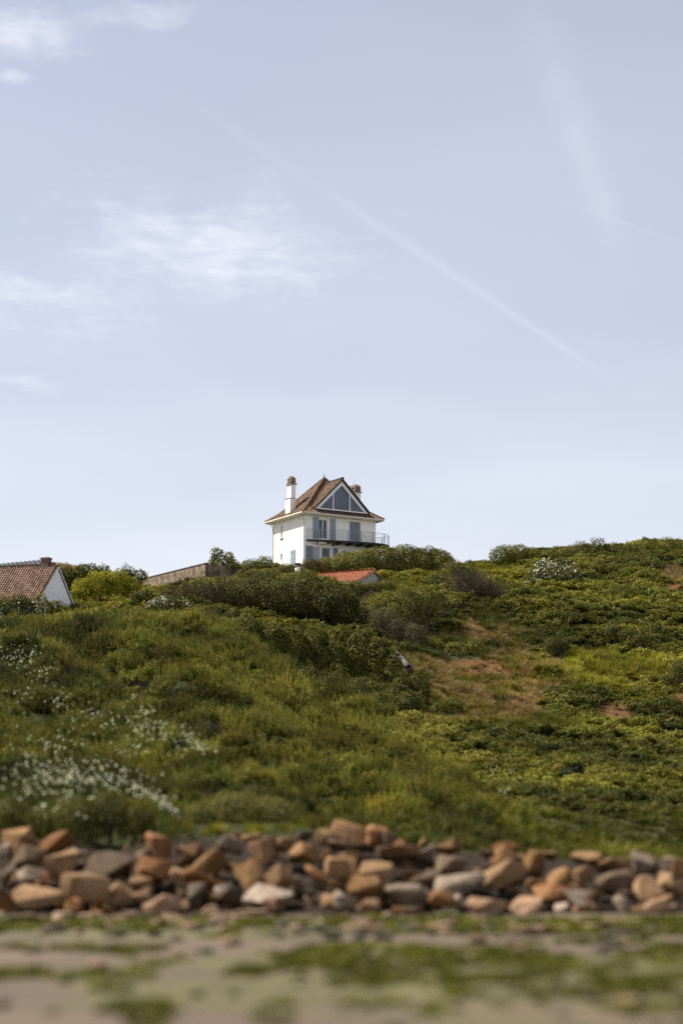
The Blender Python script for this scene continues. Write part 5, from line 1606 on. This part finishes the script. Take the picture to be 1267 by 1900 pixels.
for (px, py, Y, wpx, kind) in sorted(beach_list, key=lambda q: q[1]):
    c = at(px, py, Y)
    s_ = wpx * Y / F
    o_ = link('beach_stone', WR[kind][r2.randrange(8)])
    o_.location = (c.x, Y, float(beach_z(c.x, Y)) + s_ * (0.17 if kind == 2 else 0.12))
    o_.scale = (s_, s_, s_ * r2.uniform(0.6, 1.0))
    o_.rotation_euler = (0, 0, r2.uniform(0, 6.28))
    kn = ('algae covered', 'dark wet', 'dry brown')[kind]
    nm = min(LANDMARK, key=lambda l: abs(l[0] - px) + 0.4 * (1690 - l[1]))[2]
    rank[(kn, nm)] = n_ = rank.get((kn, nm), 0) + 1
    od = ['nearest', 'second', 'third', 'fourth', 'fifth', 'sixth', 'seventh', 'eighth', 'ninth', 'tenth'][min(n_ - 1, 9)] if n_ < 11 else ['eleventh', 'twelfth', 'thirteenth', 'fourteenth'][min(n_ - 11, 3)]
    tag(o_, f'{od} {kn} beach stone in front of the {nm}', 'stone', kn + ' beach stones')

def weed_pts(n, seed):
    g_ = np.random.default_rng(seed)
    y_ = np.sqrt(g_.random(n) * (36.8 ** 2 - 14 ** 2) + 14 ** 2)
    x_ = g_.uniform(-0.24, 0.24, n) * y_
    f_ = 0.55 * np.exp(-((y_ - 22.5) / 5.5) ** 2) * np.clip(0.55 + (x_ + 2.2) / 6.0, 0.35, 1.0) + 0.85 * np.exp(-((y_ - 34.2) / 2.4) ** 2) + (fbm(x_ * 0.28, y_, 0.8, 51) - 0.5) * 1.0 + (fbm(x_, y_, 0.7, 57) - 0.5) * 1.6
    k_ = f_ > 0.50
    return g_, x_[k_], y_[k_], f_[k_]
g_, wx, wy, wf = weed_pts(16000, 3)
m_weed = mat_leaf('seaweed', (0.055, 0.060, 0.013), (0.150, 0.150, 0.030), True, 0.2)
wt_ = np.clip((fbm(wx, wy, 1.6, 71) - 0.3) / 0.4, 0, 1)[:, None]
wtint = (np.array([[0.75, 0.70, 0.60]]) * (1 - wt_) + np.array([[1.25, 1.2, 0.9]]) * wt_) * g_.uniform(0.7, 1.3, (len(wx), 1))
ws = g_.uniform(0.07, 0.17, len(wx))
gn_scatter('seaweed', 'yellow green and dark seaweed clinging to the muddy beach', 'seaweed', tufts(lambda q: leafy(q, 60, (1, 1, 0.5), 0.5, 7), 4, m_weed, 1500),
           np.stack([wx, wy, beach_z(wx, wy) - 0.01], 1), np.stack([np.zeros(len(wx)), np.zeros(len(wx)), g_.random(len(wx)) * 6.28], 1),
           np.stack([ws, ws, ws * 0.9], 1), wtint, g_.integers(0, 4, len(wx)))

# ------------------------------------------------------------------ small things on the slope
pA, pB = at(735, 1213, 127.5), at(757.5, 1238, 124.5)
pp = empty('concrete_pipe', pA)
tag(pp, 'broken grey concrete pipe sticking out of the slope beside the hedge ledge', 'pipe')
dv_ = pB - pA
pt = MB()
n_ = 12
ax_ = dv_.normalized(); s1 = ax_.cross(Vector((0, 0, 1))).normalized(); s2 = ax_.cross(s1)
ro, ri = 0.21, 0.15
vs, fs = [], []
for (tt, rr) in ((0, ro), (0.48, ro), (0.5, ro * .93), (0.52, ro), (1, ro), (1, ri), (0.3, ri)):
    for k in range(n_):
        a_ = 2 * math.pi * k / n_
        vs.append(dv_ * tt + (s1 * math.cos(a_) + s2 * math.sin(a_)) * rr)
for j in range(6):
    for k in range(n_):
        fs.append((j * n_ + k, j * n_ + (k + 1) % n_, (j + 1) * n_ + (k + 1) % n_, (j + 1) * n_ + k))
fs.append(tuple(6 * n_ + k for k in range(n_)))
MB().add(vs, fs).build('pipe_barrel', m_pipe, pp, True)
MB().add([dv_ * 0.93 + (s1 * math.cos(2 * math.pi * k / n_) + s2 * math.sin(2 * math.pi * k / n_)) * ri for k in range(n_)], [tuple(range(n_))]).build('pipe_mouth_shade', m_dark, pp)  # black disc inside the pipe end, painted shade of the hollow
for (px, py, Y, w, lb) in ((1142, 1314, 114.6, 11, 'pale stone in the earth scar on the right slope'), (664, 1152, 137.5, 8, 'upper pale stone in the bare patch below the dark thicket'), (673, 1163, 136.5, 9, 'lower pale stone in the bare patch below the dark thicket'), (1118, 1330, 112.5, 8, 'brown clod at the lower edge of the earth scar')):
    me = rock_mesh('loose_stone', (w * Y / F, w * Y / F * .8, w * Y / F * .7), int(px), 12)
    o_ = link('loose_stone', me, ROCK['pale' if 'pale' in lb else 'brown'])
    c = at(px, py, Y)
    o_.location = (c.x, c.y, max(float(hz(c.x, c.y)), c.z - 0.5) + 0.08)
    tag(o_, lb, 'stone')
